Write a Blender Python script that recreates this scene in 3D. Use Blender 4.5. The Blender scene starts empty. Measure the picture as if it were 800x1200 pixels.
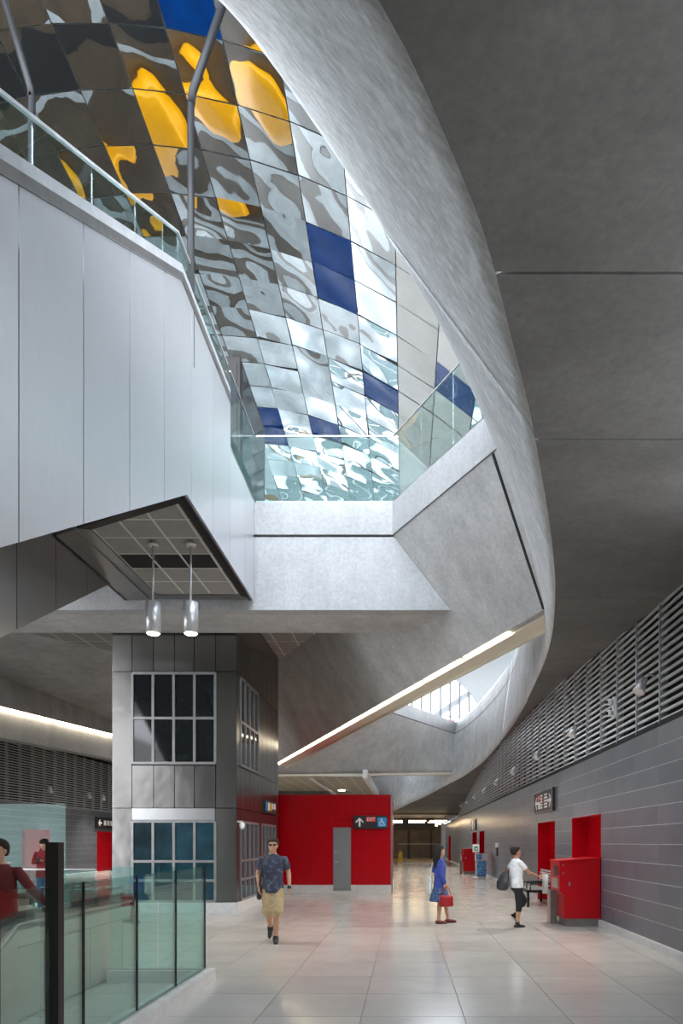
import bpy, bmesh, math, random
from mathutils import Vector, Matrix, noise
random.seed(7)
S = bpy.context.scene
COL = S.collection
PI = math.pi

# ------------------------------------------------------------------ camera
cam = bpy.data.cameras.new('camera'); camo = bpy.data.objects.new('camera', cam); COL.objects.link(camo)
camo.location = (0, 0, 1.7); camo.rotation_euler = (PI/2, 0, 0)
cam.sensor_fit = 'VERTICAL'; cam.sensor_height = 36; cam.sensor_width = 24; cam.lens = 24
cam.shift_x = -75/1200; cam.shift_y = 387/1200; cam.clip_end = 500
S.camera = camo

# ------------------------------------------------------------------ sky, exposure
W = bpy.data.worlds.new('sky'); S.world = W; W.use_nodes = True
nt = W.node_tree; nt.nodes.clear()
wo = nt.nodes.new('ShaderNodeOutputWorld'); bg = nt.nodes.new('ShaderNodeBackground')
tc = nt.nodes.new('ShaderNodeTexCoord'); sx = nt.nodes.new('ShaderNodeSeparateXYZ'); cr = nt.nodes.new('ShaderNodeValToRGB')
cr.color_ramp.elements[0].position = 0.0; cr.color_ramp.elements[0].color = (0.92, 0.95, 1.0, 1)
cr.color_ramp.elements[1].position = 1.0; cr.color_ramp.elements[1].color = (0.72, 0.84, 1.0, 1)
nt.links.new(tc.outputs['Generated'], sx.inputs[0]); nt.links.new(sx.outputs['Z'], cr.inputs[0])
nt.links.new(cr.outputs[0], bg.inputs['Color']); nt.links.new(bg.outputs[0], wo.inputs['Surface'])
bg.inputs['Strength'].default_value = 3.8
S.view_settings.view_transform = 'Standard'; S.view_settings.look = 'None'
S.view_settings.exposure = 1.25; S.view_settings.gamma = 1.0
S.cycles.use_denoising = True
S.cycles.max_bounces = 14; S.cycles.diffuse_bounces = 6; S.cycles.glossy_bounces = 6
S.cycles.transparent_max_bounces = 24; S.cycles.caustics_reflective = True; S.cycles.sample_clamp_indirect = 6.0

# ------------------------------------------------------------------ materials
M = {}
def new_mat(name):
    m = bpy.data.materials.new(name); m.use_nodes = True
    b = m.node_tree.nodes['Principled BSDF']; M[name] = m
    return m, m.node_tree, b
def pos(nt, scale=(1, 1, 1), rot=(0, 0, 0)):
    g = nt.nodes.new('ShaderNodeNewGeometry'); mp = nt.nodes.new('ShaderNodeMapping')
    mp.inputs['Scale'].default_value = scale; mp.inputs['Rotation'].default_value = rot
    nt.links.new(g.outputs['Position'], mp.inputs['Vector']); return mp.outputs[0]
def noi(nt, vec, sc, det=4, rough=0.6):
    n = nt.nodes.new('ShaderNodeTexNoise'); n.inputs['Scale'].default_value = sc
    n.inputs['Detail'].default_value = det; n.inputs['Roughness'].default_value = rough
    nt.links.new(vec, n.inputs['Vector']); return n.outputs[0]
def ramp(nt, fac, c0, c1, p0=0.3, p1=0.7):
    r = nt.nodes.new('ShaderNodeValToRGB'); e = r.color_ramp.elements
    e[0].position, e[1].position = p0, p1; e[0].color = (*c0, 1); e[1].color = (*c1, 1)
    nt.links.new(fac, r.inputs[0]); return r.outputs[0]
def mixc(nt, a, b, fac=0.5, mode='MIX'):
    m = nt.nodes.new('ShaderNodeMix'); m.data_type = 'RGBA'; m.blend_type = mode
    if hasattr(fac, 'is_linked'): nt.links.new(fac, m.inputs[0])
    else: m.inputs[0].default_value = fac
    for v, i in ((a, 6), (b, 7)):
        if hasattr(v, 'is_linked'): nt.links.new(v, m.inputs[i])
        else: m.inputs[i].default_value = (*v, 1)
    return m.outputs[2]
def bump(nt, b, h, strength, dist=0.02):
    n = nt.nodes.new('ShaderNodeBump'); n.inputs['Strength'].default_value = strength; n.inputs['Distance'].default_value = dist
    nt.links.new(h, n.inputs['Height']); nt.links.new(n.outputs[0], b.inputs['Normal'])
def plain(name, col, rough=0.5, metal=0.0, var=0.12, sc=6.0, emit=None, es=0.0, spec=0.5, coat=0.0):
    m, nt, b = new_mat(name)
    f = noi(nt, pos(nt), sc, 3)
    nt.links.new(ramp(nt, f, [c*(1-var) for c in col], [min(1, c*(1+var)) for c in col]), b.inputs['Base Color'])
    b.inputs['Roughness'].default_value = rough; b.inputs['Metallic'].default_value = metal
    b.inputs['Specular IOR Level'].default_value = spec; b.inputs['Coat Weight'].default_value = coat
    if emit: b.inputs['Emission Color'].default_value = (*emit, 1); b.inputs['Emission Strength'].default_value = es
    return m
def concrete(name, lo, hi, streak=(1, 1, 1), srot=(0, 0, 0), samt=0.35, rough=0.72):
    m, nt, b = new_mat(name)
    big = ramp(nt, noi(nt, pos(nt), 0.7, 6, 0.65), lo, hi, 0.32, 0.68)
    fine = ramp(nt, noi(nt, pos(nt), 14, 5, 0.7), (0.78,)*3, (1.12,)*3, 0.3, 0.7)
    st = ramp(nt, noi(nt, pos(nt, streak, srot), 2.2, 5, 0.65), (0.66,)*3, (1.22,)*3, 0.34, 0.68)
    c = mixc(nt, big, fine, 0.8, 'MULTIPLY'); c = mixc(nt, c, st, samt, 'MULTIPLY')
    nt.links.new(c, b.inputs['Base Color']); b.inputs['Roughness'].default_value = rough
    bump(nt, b, noi(nt, pos(nt), 25, 4), 0.12, 0.01)
    return m
def brushed(name, col, rough, metal=1.0, per=0.12, wob=0.02):
    m, nt, b = new_mat(name)
    oi = nt.nodes.new('ShaderNodeObjectInfo')
    base = ramp(nt, oi.outputs['Random'], [c*(1-per) for c in col], [min(1, c*(1+per)) for c in col], 0, 1)
    ln = ramp(nt, noi(nt, pos(nt, (60, 60, 0.7)), 3, 3), (0.9,)*3, (1.05,)*3)
    nt.links.new(mixc(nt, base, ln, 0.7, 'MULTIPLY'), b.inputs['Base Color'])
    b.inputs['Roughness'].default_value = rough; b.inputs['Metallic'].default_value = metal
    bump(nt, b, noi(nt, pos(nt), 1.3, 2), wob, 0.4)
    return m
def glass(name, tint, refl=0.9, edge=None):
    m = bpy.data.materials.new(name); m.use_nodes = True; M[name] = m; nt = m.node_tree; nt.nodes.clear()
    o = nt.nodes.new('ShaderNodeOutputMaterial'); t = nt.nodes.new('ShaderNodeBsdfTransparent'); g = nt.nodes.new('ShaderNodeBsdfGlossy')
    t.inputs['Color'].default_value = (*tint, 1); g.inputs['Roughness'].default_value = 0.0; g.inputs['Color'].default_value = (0.9, 1, 0.97, 1)
    f = nt.nodes.new('ShaderNodeFresnel'); f.inputs['IOR'].default_value = 1.45
    mu = nt.nodes.new('ShaderNodeMath'); mu.operation = 'MULTIPLY'; mu.inputs[1].default_value = refl
    mx = nt.nodes.new('ShaderNodeMixShader'); nt.links.new(f.outputs[0], mu.inputs[0]); nt.links.new(mu.outputs[0], mx.inputs[0])
    nt.links.new(t.outputs[0], mx.inputs[1]); nt.links.new(g.outputs[0], mx.inputs[2]); nt.links.new(mx.outputs[0], o.inputs[0])
    return m
def emis(name, col, s):
    m = bpy.data.materials.new(name); m.use_nodes = True; M[name] = m; nt = m.node_tree; nt.nodes.clear()
    o = nt.nodes.new('ShaderNodeOutputMaterial'); e = nt.nodes.new('ShaderNodeEmission')
    e.inputs[0].default_value = (*col, 1); e.inputs[1].default_value = s; nt.links.new(e.outputs[0], o.inputs[0]); return m
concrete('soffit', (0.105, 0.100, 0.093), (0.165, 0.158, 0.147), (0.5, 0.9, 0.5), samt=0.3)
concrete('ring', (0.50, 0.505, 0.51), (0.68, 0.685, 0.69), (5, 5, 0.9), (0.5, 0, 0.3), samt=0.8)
concrete('bridge', (0.36, 0.362, 0.365), (0.45, 0.452, 0.455), (1.5, 1.5, 0.25), samt=0.25)
concrete('facet', (0.40, 0.395, 0.385), (0.53, 0.525, 0.51), (1.2, 1.2, 0.25), (0.5, 0, 0), samt=0.4)
concrete('upstand', (0.33, 0.33, 0.33), (0.40, 0.40, 0.40), (1.5, 1.5, 0.5), samt=0.15)
plain('recess_black', (0.012, 0.012, 0.013), 0.8)
plain('deck_dark', (0.085, 0.062, 0.042), 0.35, var=0.25, sc=2)
plain('panel_teal', (0.22, 0.30, 0.31), 0.4, var=0.15)
plain('deck_pale', (0.40, 0.43, 0.44), 0.35, var=0.2, sc=1.5)
plain('ground', (0.32, 0.31, 0.30), 0.8)
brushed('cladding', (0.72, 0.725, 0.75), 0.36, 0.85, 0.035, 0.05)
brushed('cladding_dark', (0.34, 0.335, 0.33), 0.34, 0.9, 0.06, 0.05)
brushed('steel', (0.20, 0.195, 0.188), 0.27, 1.0, 0.10, 0.04)
plain('window_frame', (0.30, 0.30, 0.30), 0.35, 0.6)
plain('end_wall', (0.40, 0.41, 0.41), 0.5, var=0.04)
plain('frame_grey', (0.20, 0.21, 0.22), 0.5, var=0.04)
plain('tile_far_lit', (0.42, 0.37, 0.28), 0.8, var=0.06)  # ceiling tile colour raised to stand in for missing lamplight
brushed('steel_bright', (0.5, 0.505, 0.51), 0.3, 1.0, 0.04, 0.0)
plain('steel_base', (0.30, 0.29, 0.28), 0.35, 0.9)
plain('aluminium', (0.62, 0.63, 0.64), 0.35, 0.6)
plain('white_paint', (0.78, 0.78, 0.77), 0.5, var=0.04)
plain('plinth', (0.62, 0.61, 0.60), 0.4, var=0.08)
plain('slat', (0.56, 0.57, 0.58), 0.4, 0.3, var=0.05)
plain('mullion', (0.42, 0.43, 0.44), 0.4, 0.3, var=0.05)
plain('tile_ceiling', (0.30, 0.29, 0.275), 0.8, var=0.06)
plain('grid_bar', (0.60, 0.595, 0.58), 0.6, var=0.05)
plain('bronze', (0.020, 0.016, 0.014), 0.4, 0.0, spec=0.35)
plain('black_metal', (0.010, 0.010, 0.011), 0.45, 0.0, spec=0.3)
plain('black_plastic', (0.02, 0.02, 0.022), 0.4)
plain('pane_dark', (0.010, 0.013, 0.015), 0.06, var=0.3, sc=1)
plain('pane_blue_lit', (0.018, 0.055, 0.075), 0.06, var=0.5, sc=1.5)  # bluish lit look of the lower tower glass put into the base colour
plain('pane_sky_glow', (0.0, 0.02, 0.10), 0.12, var=0.6, sc=1.6, emit=(0.0, 0.10, 0.5), es=0.09, spec=0.3)  # faint emission stands in for sky light behind the blue glass
plain('red_panel', (0.44, 0.002, 0.008), 0.22, var=0.06, spec=0.22)
plain('red_paint', (0.50, 0.004, 0.010), 0.32, var=0.06, spec=0.25)
plain('door_grey', (0.22, 0.235, 0.245), 0.4, var=0.04)
plain('orange', (0.95, 0.42, 0.0), 0.5, var=0.05)
plain('white_sign', (0.85, 0.85, 0.85), 0.5, var=0.02)
plain('sign_red', (0.75, 0.02, 0.03), 0.5, var=0.02)
plain('sign_blue', (0.01, 0.32, 0.72), 0.5, var=0.02)
plain('sign_yellow', (0.8, 0.5, 0.02), 0.5, var=0.02)
plain('sign_green', (0.01, 0.3, 0.16), 0.5, var=0.02)
plain('brown_wall', (0.16, 0.10, 0.055), 0.5, var=0.25, sc=1.5)
plain('brown_floor', (0.36, 0.24, 0.12), 0.35)
plain('greige', (0.42, 0.40, 0.36), 0.45, 0.2, var=0.04)
plain('rubber', (0.02, 0.02, 0.02), 0.45)
plain('far_blue', (0.10, 0.28, 0.55), 0.5, var=0.6, sc=9)
plain('yellow_plastic', (0.75, 0.45, 0.01), 0.5)
glass('glass_teal', (0.80, 0.955, 0.945), .3); glass('glass_clear', (0.94, 0.98, 0.975), 0.5)
glass('glass_guard', (0.86, 0.94, 0.93), .15)
glass('glass_bronze', (0.88, 0.96, 0.935), .4)
emis('strip_lamp', (1.0, 0.88, 0.66), 6.0); emis('far_lamp', (1.0, 0.72, 0.42), 8.0); emis('pendant_lamp', (1.0, 0.9, 0.72), 14.0)
emis('spot_lamp', (1.0, 0.93, 0.82), 3.0)
m, nt, b = new_mat('strip_housing'); b.inputs['Base Color'].default_value = (0.72, 0.66, 0.53, 1); b.inputs['Roughness'].default_value = 0.5
# floor tiles: polished terrazzo
def terrazzo(name, c0, c1):
    m, nt, b = new_mat(name)
    oi = nt.nodes.new('ShaderNodeObjectInfo')
    base = ramp(nt, oi.outputs['Random'], c0, c1, 0, 1)
    sp = ramp(nt, noi(nt, pos(nt), 90, 2, 0.8), (0.80,)*3, (1.1,)*3, 0.38, 0.62)
    bl = ramp(nt, noi(nt, pos(nt), 0.8, 4), (0.88,)*3, (1.08,)*3)
    c = mixc(nt, base, sp, 0.7, 'MULTIPLY'); c = mixc(nt, c, bl, 0.8, 'MULTIPLY')
    nt.links.new(c, b.inputs['Base Color'])
    nt.links.new(ramp(nt, noi(nt, pos(nt), 3, 4), (0.10,)*3, (0.22,)*3), b.inputs['Roughness'])
    b.inputs['Specular IOR Level'].default_value = 0.6
terrazzo('floor_tile', (0.50, 0.475, 0.44), (0.56, 0.535, 0.50)); plain('grout', (0.19, 0.175, 0.16), 0.7)
# dark porcelain wall panels
m, nt, b = new_mat('wall_tile'); oi = nt.nodes.new('ShaderNodeObjectInfo')
base = ramp(nt, oi.outputs['Random'], (0.125, 0.135, 0.155), (0.158, 0.168, 0.190), 0, 1)
nt.links.new(mixc(nt, base, ramp(nt, noi(nt, pos(nt), 1.6, 4), (0.85,)*3, (1.1,)*3), 0.8, 'MULTIPLY'), b.inputs['Base Color'])
b.inputs['Roughness'].default_value = 0.30
plain('wall_joint', (0.42, 0.43, 0.45), 0.6)
# mirror
m, nt, b = new_mat('mirror'); b.inputs['Metallic'].default_value = 1.0; b.inputs['Roughness'].default_value = 0.015
nt.links.new(ramp(nt, noi(nt, pos(nt), 0.5, 2), (0.62, 0.67, 0.68), (0.74, 0.77, 0.77)), b.inputs['Base Color'])
bump(nt, b, noi(nt, pos(nt, (1, 0.6, 1)), 1.4, 1, 0.4), 0.13, 0.06)
plain('pale_panel', (0.56, 0.545, 0.51), 0.35, 0.5, var=0.06, sc=1.5)
# ------------------------------------------------------------------ builders
WL = {}     # world translation of everything that can be a parent
def reg(o, loc): WL[o.name] = Vector(loc)
def tag(o, label=None, cat=None, group=None, kind=None):
    if label: o['label'] = label
    if cat: o['category'] = cat
    if group: o['group'] = group
    if kind: o['kind'] = kind
    return o
def thing(name, label, cat, loc=(0, 0, 0), group=None, kind=None):
    o = bpy.data.objects.new(name, None); COL.objects.link(o); o.location = loc; o.empty_display_size = 0.2
    reg(o, loc); return tag(o, label, cat, group, kind)
def link_mesh(name, me, c, mat, parent=None):
    o = bpy.data.objects.new(name, me); COL.objects.link(o)
    if mat and not me.materials: me.materials.append(M[mat])
    base = WL[parent.name] if parent else Vector((0, 0, 0))
    if parent: o.parent = parent
    o.location = Vector(c) - base; reg(o, c); return o
def mesh(name, V, F, mat, parent=None, smooth=False):
    V = [Vector(v) for v in V]
    lo = Vector([min(v[i] for v in V) for i in range(3)]); hi = Vector([max(v[i] for v in V) for i in range(3)])
    c = Vector(((lo.x+hi.x)/2, (lo.y+hi.y)/2, lo.z))
    me = bpy.data.meshes.new(name); me.from_pydata([v-c for v in V], [], F); me.update()
    if smooth:
        for p in me.polygons: p.use_smooth = True
    return link_mesh(name, me, c, mat, parent)
BF = [(0, 3, 2, 1), (4, 5, 6, 7), (0, 1, 5, 4), (1, 2, 6, 5), (2, 3, 7, 6), (3, 0, 4, 7)]
def bv(x0, x1, y0, y1, z0, z1):
    return [(x0, y0, z0), (x1, y0, z0), (x1, y1, z0), (x0, y1, z0), (x0, y0, z1), (x1, y0, z1), (x1, y1, z1), (x0, y1, z1)]
BOXC = {}
def box(name, x0, x1, y0, y1, z0, z1, mat, parent=None, bev=0.0):
    key = (round(x1-x0, 4), round(y1-y0, 4), round(z1-z0, 4), mat, bev)
    c = ((x0+x1)/2, (y0+y1)/2, z0)
    me = BOXC.get(key)
    if me is None:
        me = bpy.data.meshes.new(name)
        hx, hy, h = (x1-x0)/2, (y1-y0)/2, z1-z0
        me.from_pydata(bv(-hx, hx, -hy, hy, 0, h), [], BF)
        if bev:
            bm = bmesh.new(); bm.from_mesh(me)
            bmesh.ops.bevel(bm, geom=bm.edges[:], offset=bev, segments=2, affect='EDGES', profile=0.6); bm.to_mesh(me); bm.free()
        me.update(); BOXC[key] = me
    return link_mesh(name, me, c, mat, parent)
def boxes(name, L, mat, parent=None):
    V, F = [], []
    for b_ in L:
        n = len(V); V += bv(*b_); F += [tuple(i+n for i in f) for f in BF]
    return mesh(name, V, F, mat, parent)
def prism(name, poly, axis, a0, a1, mat, parent=None):
    """poly: list of 2D points in the plane normal to axis, extruded from a0 to a1."""
    def P(p, a): return {'x': (a, p[0], p[1]), 'y': (p[0], a, p[1]), 'z': (p[0], p[1], a)}[axis]
    n = len(poly); V = [P(p, a0) for p in poly] + [P(p, a1) for p in poly]
    F = [tuple(range(n)), tuple(range(2*n-1, n-1, -1))] + [(i, i+n, (i+1) % n+n, (i+1) % n) for i in range(n)]
    return mesh(name, V, F, mat, parent)
def loft(name, rows, mat, parent=None, smooth=True, thick=None):
    n = len(rows[0]); V = [p for r in rows for p in r]
    F = [(i*n+j, i*n+j+1, (i+1)*n+j+1, (i+1)*n+j) for i in range(len(rows)-1) for j in range(n-1)]
    return mesh(name, V, F, mat, parent, smooth)
def frame_of(t):
    t = t.normalized(); up = Vector((0, 0, 1)) if abs(t.z) < 0.95 else Vector((0, 1, 0))
    u = t.cross(up).normalized(); return u, u.cross(t).normalized()
def tube_data(pts, rad, n=10):
    pts = [Vector(p) for p in pts]; V, F = [], []
    if not isinstance(rad, (list, tuple)): rad = [rad]*len(pts)
    u = None
    for i, p in enumerate(pts):
        t = (pts[min(i+1, len(pts)-1)] - pts[max(i-1, 0)]).normalized()
        u = frame_of(t)[0] if u is None else (u - t*u.dot(t)).normalized()
        w = u.cross(t).normalized()
        for k in range(n):
            a = 2*PI*k/n; V.append(p + (u*math.cos(a) + w*math.sin(a))*rad[i])
    for i in range(len(pts)-1):
        for k in range(n): F.append((i*n+k, i*n+(k+1) % n, (i+1)*n+(k+1) % n, (i+1)*n+k))
    F.append(tuple(range(n-1, -1, -1))); F.append(tuple(range(len(V)-n, len(V))))
    return V, F
def tube(name, pts, rad, mat, parent=None, n=10):
    V, F = tube_data(pts, rad, n); return mesh(name, V, F, mat, parent, True)
def lathe_data(prof, n=20, c=(0, 0, 0)):
    V, F = [], []
    for r, z in prof:
        for k in range(n): V.append(Vector((c[0]+r*math.cos(2*PI*k/n), c[1]+r*math.sin(2*PI*k/n), c[2]+z)))
    for i in range(len(prof)-1):
        for k in range(n): F.append((i*n+k, i*n+(k+1) % n, (i+1)*n+(k+1) % n, (i+1)*n+k))
    F.append(tuple(range(n-1, -1, -1))); F.append(tuple(range(len(V)-n, len(V))))
    return V, F
def lathe(name, prof, c, mat, parent=None, n=20):
    V, F = lathe_data(prof, n, c); return mesh(name, V, F, mat, parent, True)
def copy_tree(o, loc, **kw):
    c = o.copy(); COL.objects.link(c); c.location = loc
    for k, v in kw.items(): c[k] = v
    for ch in list(o.children):
        d = ch.copy(); COL.objects.link(d); d.parent = c
        for g in list(ch.children):
            e = g.copy(); COL.objects.link(e); e.parent = d
    return c
def interp(xs, ys, x):
    if x <= xs[0]: return ys[0]
    for i in range(len(xs)-1):
        if x <= xs[i+1]: return ys[i] + (ys[i+1]-ys[i])*(x-xs[i])/(xs[i+1]-xs[i])
    return ys[-1]
def catmull(P, per=4):
    P = [Vector(p) for p in P]; out = []
    for i in range(len(P)-1):
        p0, p1, p2, p3 = P[max(i-1, 0)], P[i], P[i+1], P[min(i+2, len(P)-1)]
        for k in range(per):
            t = k/per
            out.append(0.5*((2*p1) + (p2-p0)*t + (2*p0-5*p1+4*p2-p3)*t*t + (3*p1-p0-3*p2+p3)*t**3))
    out.append(P[-1]); return out

WX = 3.95            # right wall face
LX = -18.0           # left wall face
FZ = 9.0             # upper floor

# ================================================================== FLOOR
floor = thing('floor', 'polished beige terrazzo concourse floor of large square tiles', 'floor', kind='structure')
HX0, HX1, HY0, HY1 = -5.15, -3.62, 0.6, 6.3     # escalator pit
boxes('screed', [(LX, HX0, -8, 56, -0.25, -0.006), (HX1, 4.6, -8, 56, -0.25, -0.006), (HX0, HX1, -8, HY0, -0.25, -0.006), (HX0, HX1, HY1, 56, -0.25, -0.006)], 'grout', floor)
tiles = []
for ix in range(-19, 4):
    for iy in range(-9, 56):
        x0, y0 = 0.57+ix, 0.65+iy
        x1, y1 = min(x0+1, WX), min(y0+1, 54)
        x0c, y0c = max(x0, LX), max(y0, -8)
        if x1-x0c < .05 or y1-y0c < .05: continue
        if x1 > HX0 and x0c < HX1 and y1 > HY0 and y0c < HY1:
            for a0, a1, b0, b1 in ((x0c, min(x1, HX0), y0c, y1), (max(x0c, HX1), x1, y0c, y1), (max(x0c, HX0), min(x1, HX1), y0c, min(y1, HY0)), (max(x0c, HX0), min(x1, HX1), max(y0c, HY1), y1)):
                if a1-a0 > .03 and b1-b0 > .03: tiles.append((a0, a1, b0, b1))
            continue
        tiles.append((x0c, x1, y0c, y1))
def tile_key(t):
    x, y = (t[0]+t[1])/2, (t[2]+t[3])/2
    px = 475+800*x/max(y, .1)
    seen = y > 6 and -30 < px < 830 and not (x < -4.0 and y > 16) and not (px < 240 and y > 9) and y < 46
    return (0 if seen else 1, y)
tiles.sort(key=tile_key)
g = 0.004
for t in tiles[:300]: box('tile', t[0]+g, t[1]-g, t[2]+g, t[3]-g, -0.02, 0.0, 'floor_tile', floor)
tag(boxes('tile_field', [(t[0]+g, t[1]-g, t[2]+g, t[3]-g, -0.02, 0.0) for t in tiles[300:]], 'floor_tile', floor), kind='stuff')
pit = boxes('pit_lining', [(HX0-.1, HX0, HY0, HY1, -4.5, -.25), (HX1, HX1+.1, HY0, HY1, -4.5, -.25), (HX0, HX1, HY0-.1, HY0, -4.5, -.25), (HX0, HX1, HY0, HY1, -4.6, -4.5)], 'greige', floor)
far_floor = box('floor_beyond', -18, 4.6, 56, 84, -0.25, 0.0, 'brown_floor'); tag(far_floor, 'warm brown floor of the dim hall beyond the glass barrier', 'floor', kind='structure')

# ================================================================== RIGHT WALL
RECESS = [(13.8, 16.2), (18.05, 20.4), (34.2, 36.5), (37.8, 40.3), (59.6, 62.6)]
RT, RD = 2.28, 0.38
wr = thing('wall_right', 'long dark grey wall of porcelain panels with red doorways', 'wall', (WX, 20, 0), kind='structure')
segs, y = [], -8
for a, b_ in RECESS: segs.append((y, a)); y = b_
segs.append((y, 84))
boxes('backing', [(WX+.003, WX+.6, a, b_, 0, 3.55) for a, b_ in segs] + [(WX+.003, WX+.6, a, b_, RT, 3.55) for a, b_ in RECESS], 'wall_joint', wr)
CH = (3.51-.13)/11
def cut(a, b_, z0):
    out = [(a, b_)]
    if z0 < RT-.05:
        for r0, r1 in RECESS:
            nx = []
            for p, q in out:
                if q <= r0 or p >= r1: nx.append((p, q))
                else:
                    if p < r0: nx.append((p, r0))
                    if q > r1: nx.append((r1, q))
            out = nx
    return [o for o in out if o[1]-o[0] > .05]
PW = []
for r in range(11):
    z0 = .13+CH*r; y = 8.5 - (1.1 if r % 2 else 0)
    while y < 66:
        for a, b_ in cut(y, y+2.2, z0): PW.append((a, b_, z0))
        y += 2.2
PW.sort(key=lambda p: p[0])
for a, b_, z0 in PW[:300]: box('panel', WX, WX+.015, a+.007, b_-.007, z0+.007, z0+CH-.007, 'wall_tile', wr)
tag(boxes('panel_field', [(WX, WX+.015, a+.007, b_-.007, z0+.007, z0+CH-.007) for a, b_, z0 in PW[300:]] + [(WX, WX+.015, -8, 7.2, .13+CH*r+.006, .13+CH*r+CH-.006) for r in range(11)], 'wall_tile', wr), kind='stuff')
bb = thing('baseboard_right', 'pale stone baseboard along the dark panel wall', 'baseboard', (WX, 20, 0), kind='structure')
for a, b_ in segs: box('skirting', WX-.06, WX+.014, a, b_, 0, .13, 'plinth', bb)
NAMES = ['red lined doorway recess behind the red ticket machine in front', 'red lined doorway recess behind the metal bench', 'red doorway recess behind the blue information stand', 'red doorway recess behind the distant red machine', 'farthest red doorway recess at the end of the dark wall']
for k, (a, b_) in enumerate(RECESS):
    d = thing('door_%d' % (k+1), NAMES[k], 'doorway', (WX, (a+b_)/2, 0), kind='structure')
    box('back_panel', WX+RD, WX+RD+.03, a, b_, 0, RT, 'red_panel', d)
    box('jamb', WX-.005, WX+RD, b_-.02, b_+.0, 0, RT, 'red_panel', d); box('jamb', WX-.005, WX+RD, a, a+.02, 0, RT, 'red_panel', d)
    box('lintel', WX-.005, WX+RD, a+.02, b_-.02, RT-.02, RT, 'red_panel', d)
# louvre screen over the wall
def louvre(name, label, x, sgn, y0, y1, z0, n, mat_s='slat'):
    t = thing(name, label, 'louver', (x, (y0+y1)/2, z0))
    box('backing', min(x+sgn*.22, x+sgn*.3), max(x+sgn*.22, x+sgn*.3), y0, y1, z0-.08, z0+n*.12+.3, 'recess_black', t)
    sh = None
    for k in range(n):
        z = z0+.03+k*.12
        poly = [(x, z-.008), (x+sgn*.03, z-.016), (x+sgn*.10, z+.035), (x+sgn*.012, z+.030)]
        if sh is None: sh = prism('slat', poly, 'y', y0, y1, mat_s, t); z_first = z
        else:
            c = sh.copy(); COL.objects.link(c); c.parent = t; c.location = sh.location + Vector((0, 0, z-z_first))
    k = 0
    yy = y0+.2
    while yy < y1:
        box('mullion', min(x-sgn*.012, x+sgn*.12), max(x-sgn*.012, x+sgn*.12), yy-.016, yy+.016, z0-.02, z0+n*.12+.02, 'mullion', t)
        yy += 1.07
    return t
box('shadow_trim', WX-.012, WX+.05, -8, 60, 3.505, 3.585, 'recess_black', wr)
louvre('louver_screen', 'long grey louver screen of horizontal slats above the dark wall with red doorways', WX, 1, 7.2, 52.0, 3.56, 20)
# spotlights on the louvres
def spot(y, label):
    t = thing('spotlight', label, 'spotlight', (WX, y, 4.18), group='cone spotlights on the long louver screen')
    V, F = lathe_data([(.03, 0), (.05, .01), (.06, .10), (.10, .27), (.094, .27)], 16)
    R = Matrix.Rotation(math.radians(-152), 4, 'Y') @ Matrix.Rotation(math.radians(12), 4, 'X')
    c = Vector((WX-.16, y, 4.30))
    mesh('shade', [c + (R @ v) for v in V], F, 'aluminium', t, True)
    V, F = lathe_data([(.088, .262), (.088, .266)], 16)
    mesh('lamp', [c + (R @ v) for v in V], F, 'spot_lamp', t)
    L = bpy.data.lights.new('spot_light', 'SPOT'); L.energy = 260; L.spot_size = 2.1; L.spot_blend = .8; L.color = (1, .93, .84); L.shadow_soft_size = .09
    lo = bpy.data.objects.new('spot_light', L); COL.objects.link(lo); lo.parent = t; lo.location = (-.36, 0, -.16); lo.rotation_euler = (0, math.radians(42), 0)
    tube('bracket', [(WX+.0, y, 4.32), (WX-.10, y, 4.36), (WX-.15, y, 4.31)], .018, 'aluminium', t, 8)
    return t
ords = ['cone spotlight on the louver screen, largest and closest to the camera', 'cone spotlight on the louver screen, second in the row after the camera pair', 'cone spotlight on the louver screen, third in the row and above the black pictogram sign', 'cone spotlight on the louver screen, fourth in the row', 'cone spotlight on the louver screen, fifth in the row', 'cone spotlight on the louver screen, sixth in the row', 'cone spotlight on the louver screen, seventh in the row', 'cone spotlight on the louver screen, eighth in the row', 'farthest cone spotlight on the louver screen']
for k, yy in enumerate([10.8, 15.2, 19.3, 23.6, 28.0, 32.4, 36.8, 41.2, 45.6]): spot(yy, ords[k])
t = thing('security_camera', 'two small white ball cameras one above the other on the louver screen', 'camera', (WX, 12.8, 4.1))
for z in (4.33, 4.12):
    h = lathe('housing', [(.0, -.07), (.05, -.06), (.075, 0), (.05, .05), (0, .065)], (WX-.13, 12.8, z), 'white_paint', t, 14)
    lathe('lens', [(.0, -.035), (.03, -.025), (.035, 0), (.03, .025), (0, .035)], (WX-.20, 12.76, z-.01), 'black_plastic', h, 12)
box('mounting_plate', WX-.07, WX, 12.75, 12.85, 4.05, 4.42, 'white_paint', t)

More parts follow.
